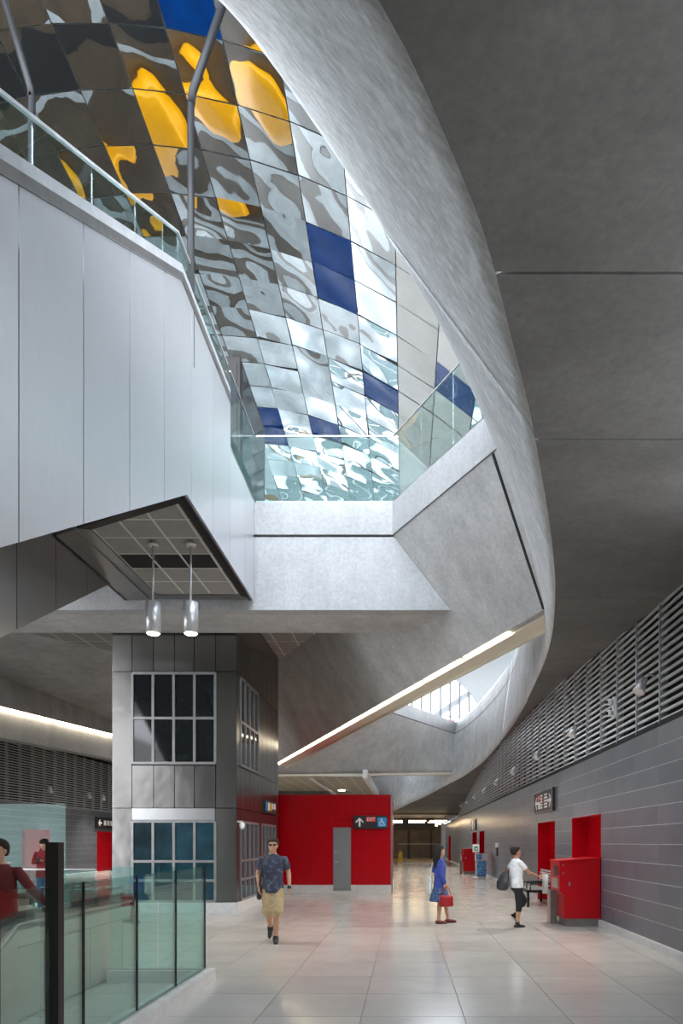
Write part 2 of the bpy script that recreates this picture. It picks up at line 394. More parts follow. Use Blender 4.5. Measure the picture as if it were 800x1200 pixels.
# ================================================================== SOFFIT + RING
Yk = [0, 10, 14, 19, 24, 33, 42, 51, 90]; Zk = [5.35, 5.35, 5.6, 5.85, 5.85, 5.65, 4.95, 3.75, 3.75]
def zs(y): return sum(interp(Yk, Zk, y+d) for d in (-3, -2, -1, 0, 1, 2, 3))/7
Bxy = [(-9, 1.2), (-5, 1.45), (-3, 1.7), (-1.4, 2.1), (-.6, 2.5), (-.11, 2.97), (.3, 3.72), (.53, 4.25), (.78, 4.98), (1.01, 5.65), (1.28, 6.54), (1.63, 7.75), (1.94, 8.93), (2.24, 10.22), (2.7, 12.61), (3.14, 15.81), (3.62, 21.16), (3.82, 27.2), (3.75, 32.65), (3.35, 36.15), (2.77, 38.85), (1.37, 43.79), (.29, 46.39), (-.8, 49.28), (-2.6, 52.5), (-6, 55)]
Tk = [(-9, 3.7), (-5, 4.2), (-3.2, 4.8), (-2.4, 5.2), (-2.0, 5.55), (-1.8, 5.74), (-1.50, 6.05), (-1.21, 6.47), (-.88, 7.02), (-.40, 7.86), (-.11, 8.44), (.41, 9.47), (.85, 10.48), (1.33, 11.7), (1.95, 13.3), (2.75, 16.2), (3.75, 21.16), (4.26, 27.2), (4.12, 32.65), (3.75, 37.5), (3.25, 41.1), (2.2, 45), (.9, 48), (-.8, 50.5), (-2.6, 53.5), (-6, 56)]
B = catmull([(x, y, zs(y)) for x, y in Bxy], 4); T = catmull([(x, y, FZ) for x, y in Tk], 4)
for p in B: p.z = zs(p.y)
NT = 12
def ring_row(i, shift=0.0):
    b_, t = B[i], T[i]; out = []
    for j in range(NT+1):
        s = j/NT; p = b_.lerp(t, s)
        out.append(p)
    return out
def normal_out(i): return Vector((1, -.3, .4)).normalized()
JI = 4*10 - 2                      # the construction joint falls between two rulings
def ring_seg(i0, i1, name, parent, back=0.03):
    front = [ring_row(i) for i in range(i0, i1+1)]
    if i0 != 0: front[0] = [p.lerp(q, .12) for p, q in zip(front[0], front[1])]
    rows = []
    for r in front: rows.append(r)
    n = NT+1; V = [p for r in rows for p in r]; F = []
    for i in range(len(rows)-1):
        for j in range(n-1): F.append((i*n+j, (i+1)*n+j, (i+1)*n+j+1, i*n+j+1))
    o = mesh(name, V, F, 'ring', parent, True)
    m = o.modifiers.new('s', 'SOLIDIFY'); m.thickness = back; m.offset = 1
    return o
ring = thing('ring_beam', 'pale streaked concrete ring beam curving around the open void', 'beam', (2, 8, 5.35))
ring_seg(0, JI, 'concrete_segment', ring); ring_seg(JI, 68, 'concrete_segment', ring); ring_seg(68, len(B)-1, 'concrete_segment', ring)
# upstand groove on the far stretch (shadow gap under the kerb)
gr = []
for i in range(60, 84):
    b_, t = B[i], T[i]; s0 = (8.27-b_.z)/(9-b_.z); s1 = (8.31-b_.z)/(9-b_.z)
    d = Vector((-.012, 0, 0)); gr.append([b_.lerp(t, s0)+d, b_.lerp(t, s1)+d])
loft('shadow_gap', gr, 'recess_black', ring)
# soffit slabs between ring and walls
ceil = thing('ceiling', 'flat dark board-marked concrete soffit between ring beam and dark wall', 'ceiling', (3, 10, 5.35), kind='structure')
def outer(p):
    if p.y >= 2.9: return Vector((4.3, p.y, zs(p.y)))
    if p.x > -.35: return Vector((4.3, 0, 5.35))
    if p.x > -.75: return Vector((4.3, -8, 5.35))
    return Vector((p.x*1.6-.6, -8, 5.35))
cuts = [-9, 4.38, 6.19, 10.4, 16.0, 24.0, 33.0, 60]
def slab(name, pairs):
    V, F = [], []
    for b_, o_ in pairs:
        for s in (0, .25, .5, .75, 1): p = b_.lerp(o_, s); V.append(p)
    k = len(V)
    V += [Vector((v.x+.12, v.y, v.z+.06)) for v in V]
    n = 5; m_ = len(pairs)
    for i in range(m_-1):
        for j in range(n-1):
            a = i*n+j; F.append((a, a+1, a+n+1, a+n)); F.append((a+k, a+n+k, a+n+1+k, a+1+k))
    for j in range(n-1): F.append((j, j+k, j+1+k, j+1)); a = (m_-1)*n+j; F.append((a, a+1, a+1+k, a+k))
    for i in range(m_-1):
        a = i*n; F.append((a, a+n, a+n+k, a+k)); a = i*n+n-1; F.append((a, a+k, a+n+k, a+n))
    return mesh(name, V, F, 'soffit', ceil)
def curve_at(y):
    for i in range(len(B)-1):
        if B[i].y <= y <= B[i+1].y:
            s = (y-B[i].y)/(B[i+1].y-B[i].y); return B[i].lerp(B[i+1], s)
NB = [i for i in range(len(B)) if B[i].y >= 2.97]
for a, b_ in zip(cuts[:-1], cuts[1:]):
    if a < 0: pts = [B[i] for i in range(len(B)) if B[i].y < b_-.02] + [curve_at(b_-.012)]
    else: pts = [curve_at(a+.012)] + [B[i] for i in NB if a+.05 < B[i].y < min(b_, 51)-.05] + [curve_at(min(b_, 51)-.012)]
    slab('slab', [(p, outer(p)) for p in pts])
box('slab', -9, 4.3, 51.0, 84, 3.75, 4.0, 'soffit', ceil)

# ================================================================== UPPER LEVEL
up = thing('floor_upper', 'dark upper floor around the void', 'floor', (6, 20, FZ), kind='structure')
V, F = [], []
for p in T: V += [Vector((p.x+.02, p.y, FZ)), Vector((max(p.x+.03, 13) if p.y > 5.6 else (13 if p.x > -2.2 else p.x*1.2), p.y if p.y > 5.6 else (-3 if p.x < -1.9 else p.y), FZ))]
for i in range(len(T)-1): F.append((2*i, 2*i+1, 2*i+3, 2*i+2))
o = mesh('slab', V, F, 'deck_pale', up); sm_ = o.modifiers.new('s', 'SOLIDIFY'); sm_.thickness = .12; sm_.offset = 1
# deck of the bridge
A = Vector((-.26, 14.7, 8.3)); A2 = Vector((1.5, 11.55, 8.3))
prism('deck', [(LX, 14.75), (-.30, 14.75), (1.48, 11.6), (2.3, 13.0), (3.2, 15.2), (-2.4, 26.4), (LX, 26.4)], 'z', 8.55, FZ-.02, 'deck_dark', up)
prism('added_pale_deck', [(LX, 26.4), (-2.4, 26.4), (-3.6, 28.8), (-5.6, 31.5), (-4.6, 36), (LX, 36)], 'z', 8.55, FZ-.02, 'deck_pale', up)  # deck extended out of view, pale to brighten what the mirrors reflect
prism('far_deck', [(LX, 36), (-2.6, 36), (3.1, 42.6), (2.5, 45), (LX, 47)], 'z', 8.5, FZ-.02, 'deck_pale', up)
prism('side_deck', [(LX, -4), (-8.3, -4), (-8.3, 14.75), (LX, 14.75)], 'z', 8.5, FZ-.02, 'deck_dark', up)

for k, (a, b_) in enumerate(((16.4, 17.3), (19.6, 19.9), (22.2, 22.5))): box('reflected_band', LX, -4.6, a, b_, FZ-.02, FZ-.01, 'deck_pale', up)  # invented bands, unseen directly, giving the mirrors contrast to reflect
box('reflected_band', LX, -4.6, 20.3, 21.5, FZ-.02, FZ-.01, 'recess_black', up); box('reflected_band', LX, -13.2, 23.4, 24.2, FZ-.02, FZ-.01, 'panel_teal', up); box('reflected_band', -16.2, -15.2, 16, 26.3, FZ-.012, FZ-.006, 'panel_teal', up)
for k in range(4): box('reflected_band', LX, -6.0, 27.0+k*2.5, 27.9+k*2.5, FZ-.02, FZ-.01, 'deck_dark', up)
for k in range(8): box('reflected_band', 3.0 if k < 4 else 4.6, 12.9, 13.0+k*2.8, 14.0+k*2.8, FZ+.121, FZ+.13, 'deck_dark', up)
br = thing('footbridge', 'pale concrete footbridge front with shadow joint spanning below the glass guard', 'bridge', (-2, 14.7, 6.7))
bx0 = -14.0
prism('fascia', [(bx0, 6.7), (.97, 6.7), (-.24, 8.27), (bx0, 8.27)], 'y', 14.7, 15.0, 'bridge', br)
prism('beam', [(bx0, 6.7), (.94, 6.7), (-.2, 8.27), (bx0, 8.27)], 'y', 15.0, 16.3, 'facet', br)
prism('kerb', [(bx0, 8.31), (-.27, 8.31), (-.27, FZ), (bx0, FZ)], 'y', 14.66, 15.0, 'upstand', br)
d = (A2-A).normalized(); nrm = Vector((d.y, -d.x, 0)); nrm = nrm if nrm.y < 0 or nrm.x < 0 else -nrm
def edge_box(name, p, q, w, z0, z1, mat, parent, off=0):
    d = Vector((q[0]-p[0], q[1]-p[1], 0)).normalized(); n = Vector((-d.y, d.x, 0)); P = Vector((p[0], p[1], 0))+n*off; Q = Vector((q[0], q[1], 0))+n*off
    return prism(name, [tuple((P)[:2]), tuple(Q[:2]), tuple((Q+n*w)[:2]), tuple((P+n*w)[:2])], 'z', z0, z1, mat, parent)
edge_box('kerb', (-.28, 14.66), (1.55, 11.40), .34, 8.31, FZ, 'upstand', br)
# the inclined concrete facet that carries the bridge on the ring side
fc = thing('inclined_beam', 'long inclined concrete beam with a cove light along its lower edge', 'beam', (0, 18, 5))
a0, a1 = Vector((1.62, 11.34, 8.3)), Vector((-5.6, 24.26, 8.3))
b0, b1 = Vector((2.66, 12.62, 6.06)), Vector((-5.6, 28.86, 4.97))
rows = []
for i in range(13):
    s = i/12; p, q = a0.lerp(a1, s), b0.lerp(b1, s); rows.append([p.lerp(q, j/6) for j in range(7)])
# facet as one closed wedge: face, bottom, back
V, F = [], []
bk = Vector((.50, .27, .0))
for i in range(13):
    s = i/12; p, q = a0.lerp(a1, s), b0.lerp(b1, s)
    V += [p, q, q+bk+Vector((0, 0, .0)), q+bk*1.3+Vector((0, 0, .35)), p+Vector((1.2, .65, 0.25)), p+Vector((.0, .0, .25))]
n = 6
for i in range(12):
    for j in range(n): F.append((i*n+j, (i+1)*n+j, (i+1)*n+(j+1) % n, i*n+(j+1) % n))
F += [tuple(range(n)), tuple(range(12*n+n-1, 12*n-1, -1))]
mesh('concrete_face', V, F, 'facet', fc)
nf = Vector((-5.04, -2.82, -3.87)).normalized(); ga, gb = Vector((1.50, 11.56, 8.3)), Vector((2.60, 12.74, 6.06)); gd = Vector((-.03, .055, 0))
mesh('shadow_gap', [ga+nf*.012, ga+gd+nf*.012, gb+gd+nf*.012, gb+nf*.012, ga-nf*.05, ga+gd-nf*.05, gb+gd-nf*.05, gb-nf*.05], BF, 'recess_black', fc)
dd = (b1-b0).normalized()
L0, L1 = b0+dd*.02, b1
w = Vector((.50, .27, 0)).normalized()
def strip_bar(name, p, q, o0, o1, z0, z1, mat, parent):
    V = []
    for P in (p, q):
        for a, z in ((o0, z0), (o1, z0), (o1, z1), (o0, z1)): V.append(P + w*a + Vector((0, 0, z)))
    return mesh(name, V, [(0, 1, 2, 3), (7, 6, 5, 4), (0, 4, 5, 1), (1, 5, 6, 2), (2, 6, 7, 3), (3, 7, 4, 0)], mat, parent)
strip_bar('cove', L0, L1, .16, .58, -.05, 0.0, 'strip_housing', fc)
strip_bar('cove_lip', L0, L1, .55, .60, -.12, .02, 'strip_housing', fc)
lt = thing('linear_light', 'warm linear light strip along the lower edge of the inclined beam', 'light', tuple(b0))
N = 9
for k in range(N):
    s0, s1 = .075+k/N*.92, .075+(k+1)/N*.92-.008
    strip_bar('tube_lamp', b0.lerp(b1, s0), b0.lerp(b1, s1), .05, .12, -.03, -.005, 'strip_lamp', lt)
# left inclined facet
fl = thing('inclined_beam', 'dark inclined concrete soffit left of the steel lift tower with its own light strip', 'beam', (-12, 22, 5))
TL = [Vector((-14.5, 14.6, 7.6)), Vector((-4.6, 26.5, 7.6))]; BL = [Vector((-14.3, 14.4, 6.0)), Vector((-10.2, 34.0, 6.0))]
V = [TL[0], TL[1], BL[1], BL[0]]; V += [v+Vector((-.6, .1, .6)) for v in V]
mesh('concrete_face', V, [(0, 3, 2, 1), (4, 5, 6, 7), (0, 1, 5, 4), (1, 2, 6, 5), (2, 3, 7, 6), (3, 0, 4, 7)], 'facet', fl)
V = [BL[0]+Vector((-.2, 0, 0)), BL[1]+Vector((-.2, 0, 0)), BL[1]+Vector((-.2, 0, -.95)), BL[0]+Vector((-.2, 0, -.95))]; V += [v+Vector((-.5, 0, 0)) for v in V]
mesh('fascia', V, [(0, 3, 2, 1), (4, 5, 6, 7), (0, 1, 5, 4), (1, 2, 6, 5), (2, 3, 7, 6), (3, 0, 4, 7)], 'bridge', fl)
ll = thing('linear_light', 'warm linear light strip under the left inclined soffit', 'light', tuple(BL[0]))
for k in range(6):
    p, q = BL[0].lerp(BL[1], k/6+.004), BL[0].lerp(BL[1], (k+1)/6-.004)
    V = [p+Vector((-.18, 0, -.02)), q+Vector((-.18, 0, -.02)), q+Vector((-.06, 0, -.02)), p+Vector((-.06, 0, -.02))]; V += [v+Vector((0, 0, .03)) for v in V]
    mesh('tube_lamp', V, [(0, 3, 2, 1), (4, 5, 6, 7), (0, 1, 5, 4), (1, 2, 6, 5), (2, 3, 7, 6), (3, 0, 4, 7)], 'strip_lamp', ll)
# far cross beam
ff = thing('inclined_beam', 'far grey concrete cross beam with pale kerb closing the void', 'beam', (0, 40, 5.5))
p0, p1 = Vector((-6.5, 26.6, 8.27)), Vector((3.35, 42.1, 8.27)); q0, q1 = Vector((-8.4, 34.5, 5.10)), Vector((2.95, 40.0, 5.78))
p0 = p1 + (Vector((-.94, 34.3, 8.27))-p1)*1.7
rows = []
for i in range(25):
    s = i/24; p, q = p0.lerp(p1, s), q0.lerp(q1, s)
    rows.append([p.lerp(q, j/10) for j in range(11)] + [q+Vector((-.3, .8, .01)), q+Vector((-.3, 1.6, .02))])
loft('concrete_face', rows, 'facet', ff)
V = []
for P in (p0, p1):
    for o in ((0, 0, .04), (0, 0, .73), (-.5, .6, .73), (-.5, .6, .04)): V.append(P+Vector(o)+Vector((.0, -.05, 0)))
mesh('kerb', V, [(0, 1, 2, 3), (7, 6, 5, 4), (0, 4, 5, 1), (1, 5, 6, 2), (2, 6, 7, 3), (3, 7, 4, 0)], 'upstand', ff)
V = [q0+Vector((0, -.12, -.1)), q1+Vector((0, -.12, -.1)), q1+Vector((0, .3, -.1)), q0+Vector((0, .3, -.1))]; V += [v+Vector((0, 0, .1)) for v in V]
mesh('edge_strip', V, [(0, 3, 2, 1), (4, 5, 6, 7), (0, 1, 5, 4), (1, 2, 6, 5), (2, 3, 7, 6), (3, 0, 4, 7)], 'strip_housing', ff)

# grid ceilings
def in_poly(x, y, P):
    c = False
    for i in range(len(P)):
        (x1, y1), (x2, y2) = P[i], P[i-1]
        if (y1 > y) != (y2 > y) and x < (x2-x1)*(y-y1)/(y2-y1)+x1: c = not c
    return c
def clip_poly(P, a, b_, c):     # keep a*x+b*y<=c
    out = []
    for i in range(len(P)):
        p, q = P[i-1], P[i]; dp, dq = a*p[0]+b_*p[1]-c, a*q[0]+b_*q[1]-c
        if (dp < 0) != (dq < 0): s = dp/(dp-dq); out.append((p[0]+(q[0]-p[0])*s, p[1]+(q[1]-p[1])*s))
        if dq <= 0: out.append(q)
    return out
def grid_ceiling(t, poly, z, x0, y0, dx, dy, skip=(), bar=.04, tm='tile_ceiling'):
    xs = [p[0] for p in poly]; ys = [p[1] for p in poly]
    prism('grid', poly, 'z', z+.0015, z+.07, 'grid_bar', t)
    i0, i1 = math.floor((min(xs)-x0)/dx), math.ceil((max(xs)-x0)/dx); j0, j1 = math.floor((min(ys)-y0)/dy), math.ceil((max(ys)-y0)/dy)
    for i in range(i0, i1):
        for j in range(j0, j1):
            a, c = x0+i*dx+bar/2, y0+j*dy+bar/2; P = poly
            for k in ((-1, 0, -a), (1, 0, a+dx-bar), (0, -1, -c), (0, 1, c+dy-bar)):
                P = clip_poly(P, *k)
                if len(P) < 3: break
            if len(P) < 3: continue
            ar = abs(sum(P[k-1][0]*P[k][1]-P[k][0]*P[k-1][1] for k in range(len(P))))/2
            if ar < .01: continue
            prism('ceiling_tile', P, 'z', z, z+.03, 'recess_black' if (i, j) in skip else tm, t)
tcg = thing('ceiling_grid', 'grey tiled grid ceiling around the top of the steel lift tower', 'ceiling', (-6, 20, 7.6))
grid_ceiling(tcg, [(-12.5, 16.3), (-.9, 16.3), (-5.2, 24.2), (-12.5, 24.2)], 7.6, -12.5, 16.3, .62, 1.25)
fcg = thing('ceiling_grid', 'distant grid ceiling above the red panelled block, tiles lightened tan in place of lamplight', 'ceiling', (-5, 42, 5.2))
grid_ceiling(fcg, [(-9.0, 36.6), (-2.3, 36.6), (-2.3, 52), (-9.0, 52)], 5.22, -9.0, 36.6, .75, 1.5, bar=.07, tm='tile_far_lit')
boxes('edge_trim', [(-2.3, -2.05, 36.6, 52, 5.15, 5.6), (-5.2, -5.0, 36.6, 52, 5.12, 5.2)], 'white_paint', fcg)
lathe('downlight', [(.22, -.02), (.22, .02)], (-4.3, 46, 5.19), 'pendant_lamp', fcg, 16)

# mirrored vault
def zv(x): return 17.7-.05*(x+6.2)**2
vault = thing('mirror_ceiling', 'vaulted ceiling of warped square mirror panels above the void', 'ceiling', (-5, 22, 17))
PX, PY, X0, Y0 = 1.11, 1.17, -.24, 13.32
shell = []
for i in range(-15, 4):
    x = X0+i*PX; shell.append([Vector((x, 9.5, zv(x)+.22)), Vector((x, 40, zv(x)+.22))])
loft('backing_shell', shell, 'white_paint', vault)
def mirror_panel(i, j, acc=None):
    x0, y0 = X0+i*PX+.012, Y0+j*PY+.012; x1, y1 = x0+PX-.024, y0+PY-.024
    rnd = random.Random(i*97+j*13+5)
    tx, ty = rnd.uniform(-.03, .03), rnd.uniform(-.022, .022)+.012*math.sin(j*1.3)
    if j in (-1, 0, 1, 2): tx *= .35; ty *= .35
    if i >= 0: tx *= .3; ty *= .3
    a1_, a2_, ph = rnd.uniform(.010, .024)*rnd.choice((1, 1, -1))*(.4 if j < 3 else 1), rnd.uniform(-.013, .013)*(.35 if j < 3 else 1), rnd.uniform(0, 6.28)
    n = 6; rows = []
    zc = [zv(x0), zv(x1)]
    for a in range(n+1):
        r = []
        for c in range(n+1):
            u, v = a/n, c/n; x, y = x0+(x1-x0)*u, y0+(y1-y0)*v
            z = zc[0]+(zc[1]-zc[0])*u + tx*(u-.5)*PX*1.5 + ty*(v-.5)*PY*1.5
            if i < 0: z += a1_*(math.sin(PI*u)*math.sin(PI*v)) + a2_*math.sin(2*PI*u+ph)*math.sin(PI*v) + .5*a2_*math.sin(2*PI*v+ph*2)
            r.append(Vector((x, y, z)))
        rows.append(r)
    return rows
cells = [(i, j) for i in range(-14, 3) for j in range(-3, 21)]
def vis(i, j):
    x, y = X0+(i+.5)*PX, Y0+(j+.5)*PY; px, py = 475+800*x/y, 987-800*(zv(x)-1.7)/y
    return -60 < px < 560 and -60 < py < 600 and px-py*.62 < 330
acc = []
BLUE = {k: 'pane_sky_glow' for k in ((-4, -1), (-2, 3), (-2, 4), (-1, 7), (-5, 10), (-5, 11), (-3, 10), (1, 5))}
for (i, j) in cells:
    rows = mirror_panel(i, j)
    if vis(i, j): loft('blue_pane' if (i, j) in BLUE else ('mirror_panel' if i < 0 else 'pale_panel'), rows, BLUE.get((i, j), 'mirror' if i < 0 else 'pale_panel'), vault, True)
    else: acc.append(rows)
V, F = [], []
for rows in acc:
    k = len(V); n = len(rows[0]); V += [p for r in rows for p in r]
    F += [(k+a*n+c, k+a*n+c+1, k+(a+1)*n+c+1, k+(a+1)*n+c) for a in range(len(rows)-1) for c in range(n-1)]
tag(mesh('mirror_field', V, F, 'mirror', vault, True), kind='stuff')
# upper end wall with arched window, glazed left part, flat roof edges
we = thing('wall_end', 'white end wall of the upper level with an arched window', 'wall', (0, 47.5, FZ), kind='structure')
cx, hw, hh = 1.2, 4.3, 4.6
arc = [(cx+hw*math.cos(PI-PI*k/28), FZ+.05+hh*math.sin(PI*k/28)) for k in range(29)]
prism('wall_face', [(-4.6, FZ)] + arc[1:-1] + [(cx+hw, FZ), (14, FZ), (14, 19), (-4.6, 19)], 'y', 47.3, 47.6, 'end_wall', we)
for k in range(13):
    x = cx-hw+.25+k*.66; h = hh*math.sqrt(max(0, 1-((x-cx)/hw)**2))
    box('mullion', x-.07, x+.07, 47.35, 47.55, FZ, FZ+h+.05, 'frame_grey', we)
for z in (10.4,): box('transom', cx-hw, cx+hw, 47.4, 47.5, z, z+.06, 'mullion', we)
prism('canopy_beam', [(2.0, 10.2), (4.4, 11.9), (4.4, 12.3), (2.0, 10.7)], 'y', 47.7, 48.2, 'mullion', we)
for k in range(13):
    x = -17.9+k*1.1; box('mullion', x-.06, x+.06, 47.35, 47.55, FZ, 18, 'white_paint', we)
for k in range(12):
    if k % 3: box('added_infill', -17.84+k*1.1, -16.86+k*1.1, 47.4, 47.5, FZ, 18, 'panel_teal', we)  # solid bays added so the mirrors reflect less white sky
for z in (11.2, 13.6, 16): box('transom', -18, -4.6, 47.4, 47.5, z, z+.1, 'white_paint', we)
box('shop_sign', 3.1, 3.5, 48.6, 48.7, 9.2, 10.4, 'sign_red', we)
wrr = thing('wall_upper', 'glazed side wall of the upper level on the far right', 'wall', (13, 20, FZ), kind='structure')
for k in range(30): box('mullion', 13, 13.15, -4+k*1.75, -3.9+k*1.75, FZ, 15.5, 'white_paint', wrr)
box('header', 13, 13.3, -4, 47, 15.2, 17, 'white_paint', wrr)
rf = thing('roof', 'white flat roof edge beside the mirrored vault', 'roof', (8, 25, 16), kind='structure')
box('roof_slab', 3.2, 13.3, 9.5, 47.6, 15.6, 15.9, 'white_paint', rf)
box('roof_slab', LX-.5, -16.6, 9.5, 47.6, 12.4, 12.7, 'white_paint', rf); box('roof_slab', LX, 3.2, 40, 47.6, 17.4, 17.7, 'white_paint', rf)
sk = thing('added_skylight', 'added unseen skylight frame letting daylight into the near half of the void', 'skylight', (-3, 2, 17.5), kind='structure')  # opening and frame added out of view to bring daylight into the void
for k in range(9): box('rafter', -18+k*3.9-.08, -18+k*3.9+.08, -6, 9.4, 17.4, 17.8, 'white_paint', sk)
for k in range(4): box('purlin', -18, 13.3, -6+k*5.1, -5.85+k*5.1, 17.45, 17.7, 'white_paint', sk)
og = boxes('ground_outside', [(-80, 80, 48.0, 140, 8.6, 8.9), (13.4, 80, -60, 48, 8.6, 8.9), (-80, LX-.6, -60, 48, 8.6, 8.9)], 'ground'); tag(og, 'pale paved plaza outside the upper windows', 'ground', kind='structure')
o = lathe('added_ottoman', [(1.4, 0), (1.5, .06), (1.5, .36), (1.45, .42), (.7, .44)], (-11.1, 24.6, FZ-.02), 'orange', None, 32)  # invented piece, out of direct view, placed for its mirror reflections
tag(o, 'large round orange ottoman added on the upper deck only to repeat in the mirrors', 'ottoman')

# ================================================================== ESCALATOR ENCLOSURES
SEAM = 1.155
def bot1(y): return min(6.87, 4.06+.6*(y-5.47))
def top1(y): return min(9.85, 7.05+.63*(y-5.47))
def strip_poly(y0, y1, fb, ft, brk):
    ys = [y0] + [b_ for b_ in brk if y0+.02 < b_ < y1-.02] + [y1]
    return [(y, fb(y)) for y in ys] + [(y, ft(y)) for y in reversed(ys)]
e1 = thing('escalator_enclosure', 'silver metal clad escalator enclosure rising to the upper floor, in front', 'escalator', (-3.3, 10, 6.9))
E1X = -3.25
for k in range(-6, 8):
    y0, y1 = 5.74+SEAM*k, 5.74+SEAM*(k+1)
    if k == 7: y1 = 14.64
    parts = [(y0, y1, top1)]
    if y0 < 12.68 < y1: parts = [(y0, y1, lambda y: 9.85 if y < 12.68 else 8.98)]
    if y0 >= 12.6: parts = [(y0, y1, lambda y: 8.98)]
    for a, b_, ft in parts:
        if a < 12.68 < b_:
            P = [(a+.006, 6.87), (b_-.006, 6.87), (b_-.006, 8.98), (12.68, 8.98), (12.68, 9.85), (a+.006, 9.85)]
        else: P = strip_poly(a+.009, b_-.009, bot1, ft, [9.914, 10.153])
        prism('cladding_panel', P, 'x', E1X-.04, E1X, 'cladding', e1)
def off(f, d): return lambda y: f(y)+d
ysl = [-1.0, 5.47, 9.914, 12.66]
def rail_poly(f, d0, d1, ys): return [(y, f(y)+d0) for y in ys] + [(y, f(y)+d1) for y in reversed(ys)]
prism('core', rail_poly(bot1, .0, 2.55, [-1.0, 5.47, 10.1, 14.6]), 'x', E1X-.10, E1X-.045, 'black_metal', e1)
prism('cap', rail_poly(top1, .005, .12, ysl), 'x', E1X-.14, E1X+.02, 'steel_base', e1)
prism('cap', rail_poly(top1, .13, .25, ysl), 'x', E1X-.12, E1X+.005, 'aluminium', e1)
gy = [-1.0, 1.2, 3.3, 4.8, 6.05, 7.2, 8.35, 9.30, 9.914, 11.2, 12.66]
for a, b_ in zip(gy[:-1], gy[1:]): prism('glass_panel', rail_poly(top1, .25, .70, [a+.012, b_-.012]), 'x', E1X-.07, E1X-.055, 'glass_guard', e1)
prism('top_rail', rail_poly(top1, .70, .73, ysl), 'x', E1X-.085, E1X-.04, 'aluminium', e1)
prism('added_gap_lid', rail_poly(bot1, 2.2, 2.3, [2.3, 5.47, 10.15, 14.6]), 'x', -5.89, -5.45, 'cladding_dark', e1)  # added lid that keeps sky light off the bridge fascia
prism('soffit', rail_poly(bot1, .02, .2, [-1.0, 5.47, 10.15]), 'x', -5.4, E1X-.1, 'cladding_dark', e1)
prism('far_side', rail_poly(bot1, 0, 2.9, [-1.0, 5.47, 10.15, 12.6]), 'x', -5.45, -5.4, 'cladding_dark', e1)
for k in range(26):
    y = 1.2+k*.38; z = bot1(y)+1.15
    if z < 8.6: box('tread', -5.2, -3.55, y, y+.42, z-.2, z, 'steel_base', e1)
# second enclosure further in
def bot2(y): return min(6.87, 4.68+.59*(y-9.94))
def top2(y): return min(9.85, bot2(y)+2.9)
E2X = -5.9
e2 = thing('escalator_enclosure', 'darker metal clad escalator enclosure behind the silver one', 'escalator', (-6, 10, 5))
q0_, q1_ = 800*5.9/455, 800*5.9/410
st = 1.155
for k in range(-7, 4):
    y0, y1 = 10.37+st*k, 10.37+st*(k+1)
    if y0 > 14.2: break
    y1 = min(y1, 14.6)
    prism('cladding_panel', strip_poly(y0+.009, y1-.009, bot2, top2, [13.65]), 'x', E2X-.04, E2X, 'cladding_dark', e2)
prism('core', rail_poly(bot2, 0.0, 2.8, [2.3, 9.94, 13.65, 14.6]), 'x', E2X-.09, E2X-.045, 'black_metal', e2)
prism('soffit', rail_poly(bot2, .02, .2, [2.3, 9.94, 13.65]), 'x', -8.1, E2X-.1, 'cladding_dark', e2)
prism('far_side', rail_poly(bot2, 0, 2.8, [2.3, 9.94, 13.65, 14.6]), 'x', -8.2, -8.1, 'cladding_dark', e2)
box('landing_floor', -8.1, E1X-.12, 10.4, 14.6, 8.6, 8.9, 'deck_dark', e1)
# flat tiled soffit under the landing with dark frame
so = thing('ceiling_grid', 'grey tiled soffit with a black slot under the escalator landing', 'ceiling', (-4.3, 12.3, 6.87))
PO = [(-3.45, 10.40), (-5.20, 11.28), (-5.20, 14.28), (-3.45, 14.28)]
grid_ceiling(so, PO, 6.9, -5.20, 14.28-.655*6, .56, .655, skip={(0, 3), (1, 3), (2, 3)}, bar=.04)
P2 = [(-3.30, 10.16), (-5.42, 11.22), (-5.42, 14.5), (-3.30, 14.5)]
for k in range(4):
    a, b_, c, d_ = PO[k], PO[(k+1) % 4], P2[(k+1) % 4], P2[k]
    prism('border', [a, b_, c, d_], 'z', 6.86, 6.93, 'cladding_dark' if k in (1, 2) else 'bronze', so)
prism('roof_plate', P2, 'z', 6.99, 7.05, 'black_metal', so)
prism('inner_trim', [(-5.42, 11.22), (-5.86, 11.45), (-5.86, 14.5), (-5.42, 14.5)], 'z', 6.84, 6.9, 'cladding_dark', so)
# pendants
def pendant(x, label):
    t = thing('pendant_lamp', label, 'lamp', (x, 11.8, 6.86), group='cylinder pendants below the landing soffit')
    lathe('canopy', [(.09, 0), (.09, .03), (.02, .05)][::-1], (x, 11.8, 6.82), 'aluminium', t, 18)
    tube('rod', [(x, 11.8, 6.83), (x, 11.8, 5.83)], .018, 'aluminium', t, 8)
    s = lathe('shade', [(.11, 0), (.125, .0), (.125, .53), (.10, .545), (.02, .55)], (x, 11.8, 5.31), 'aluminium', t, 28)
    lathe('bulb', [(.085, -.01), (.105, .01)], (x, 11.8, 5.30), 'pendant_lamp', t, 20)
    L = bpy.data.lights.new('lamp_light', 'SPOT'); L.energy = 120; L.spot_size = 1.4; L.color = (1, .86, .66); L.shadow_soft_size = .1
    lo = bpy.data.objects.new('lamp_light', L); COL.objects.link(lo); lo.parent = t; lo.location = (0, 0, -1.60)
pendant(-4.36, 'brushed cylinder pendant lamp hanging from the soffit, farther from the bridge face'); pendant(-3.71, 'brushed cylinder pendant lamp hanging from the soffit, nearer the silver enclosure')
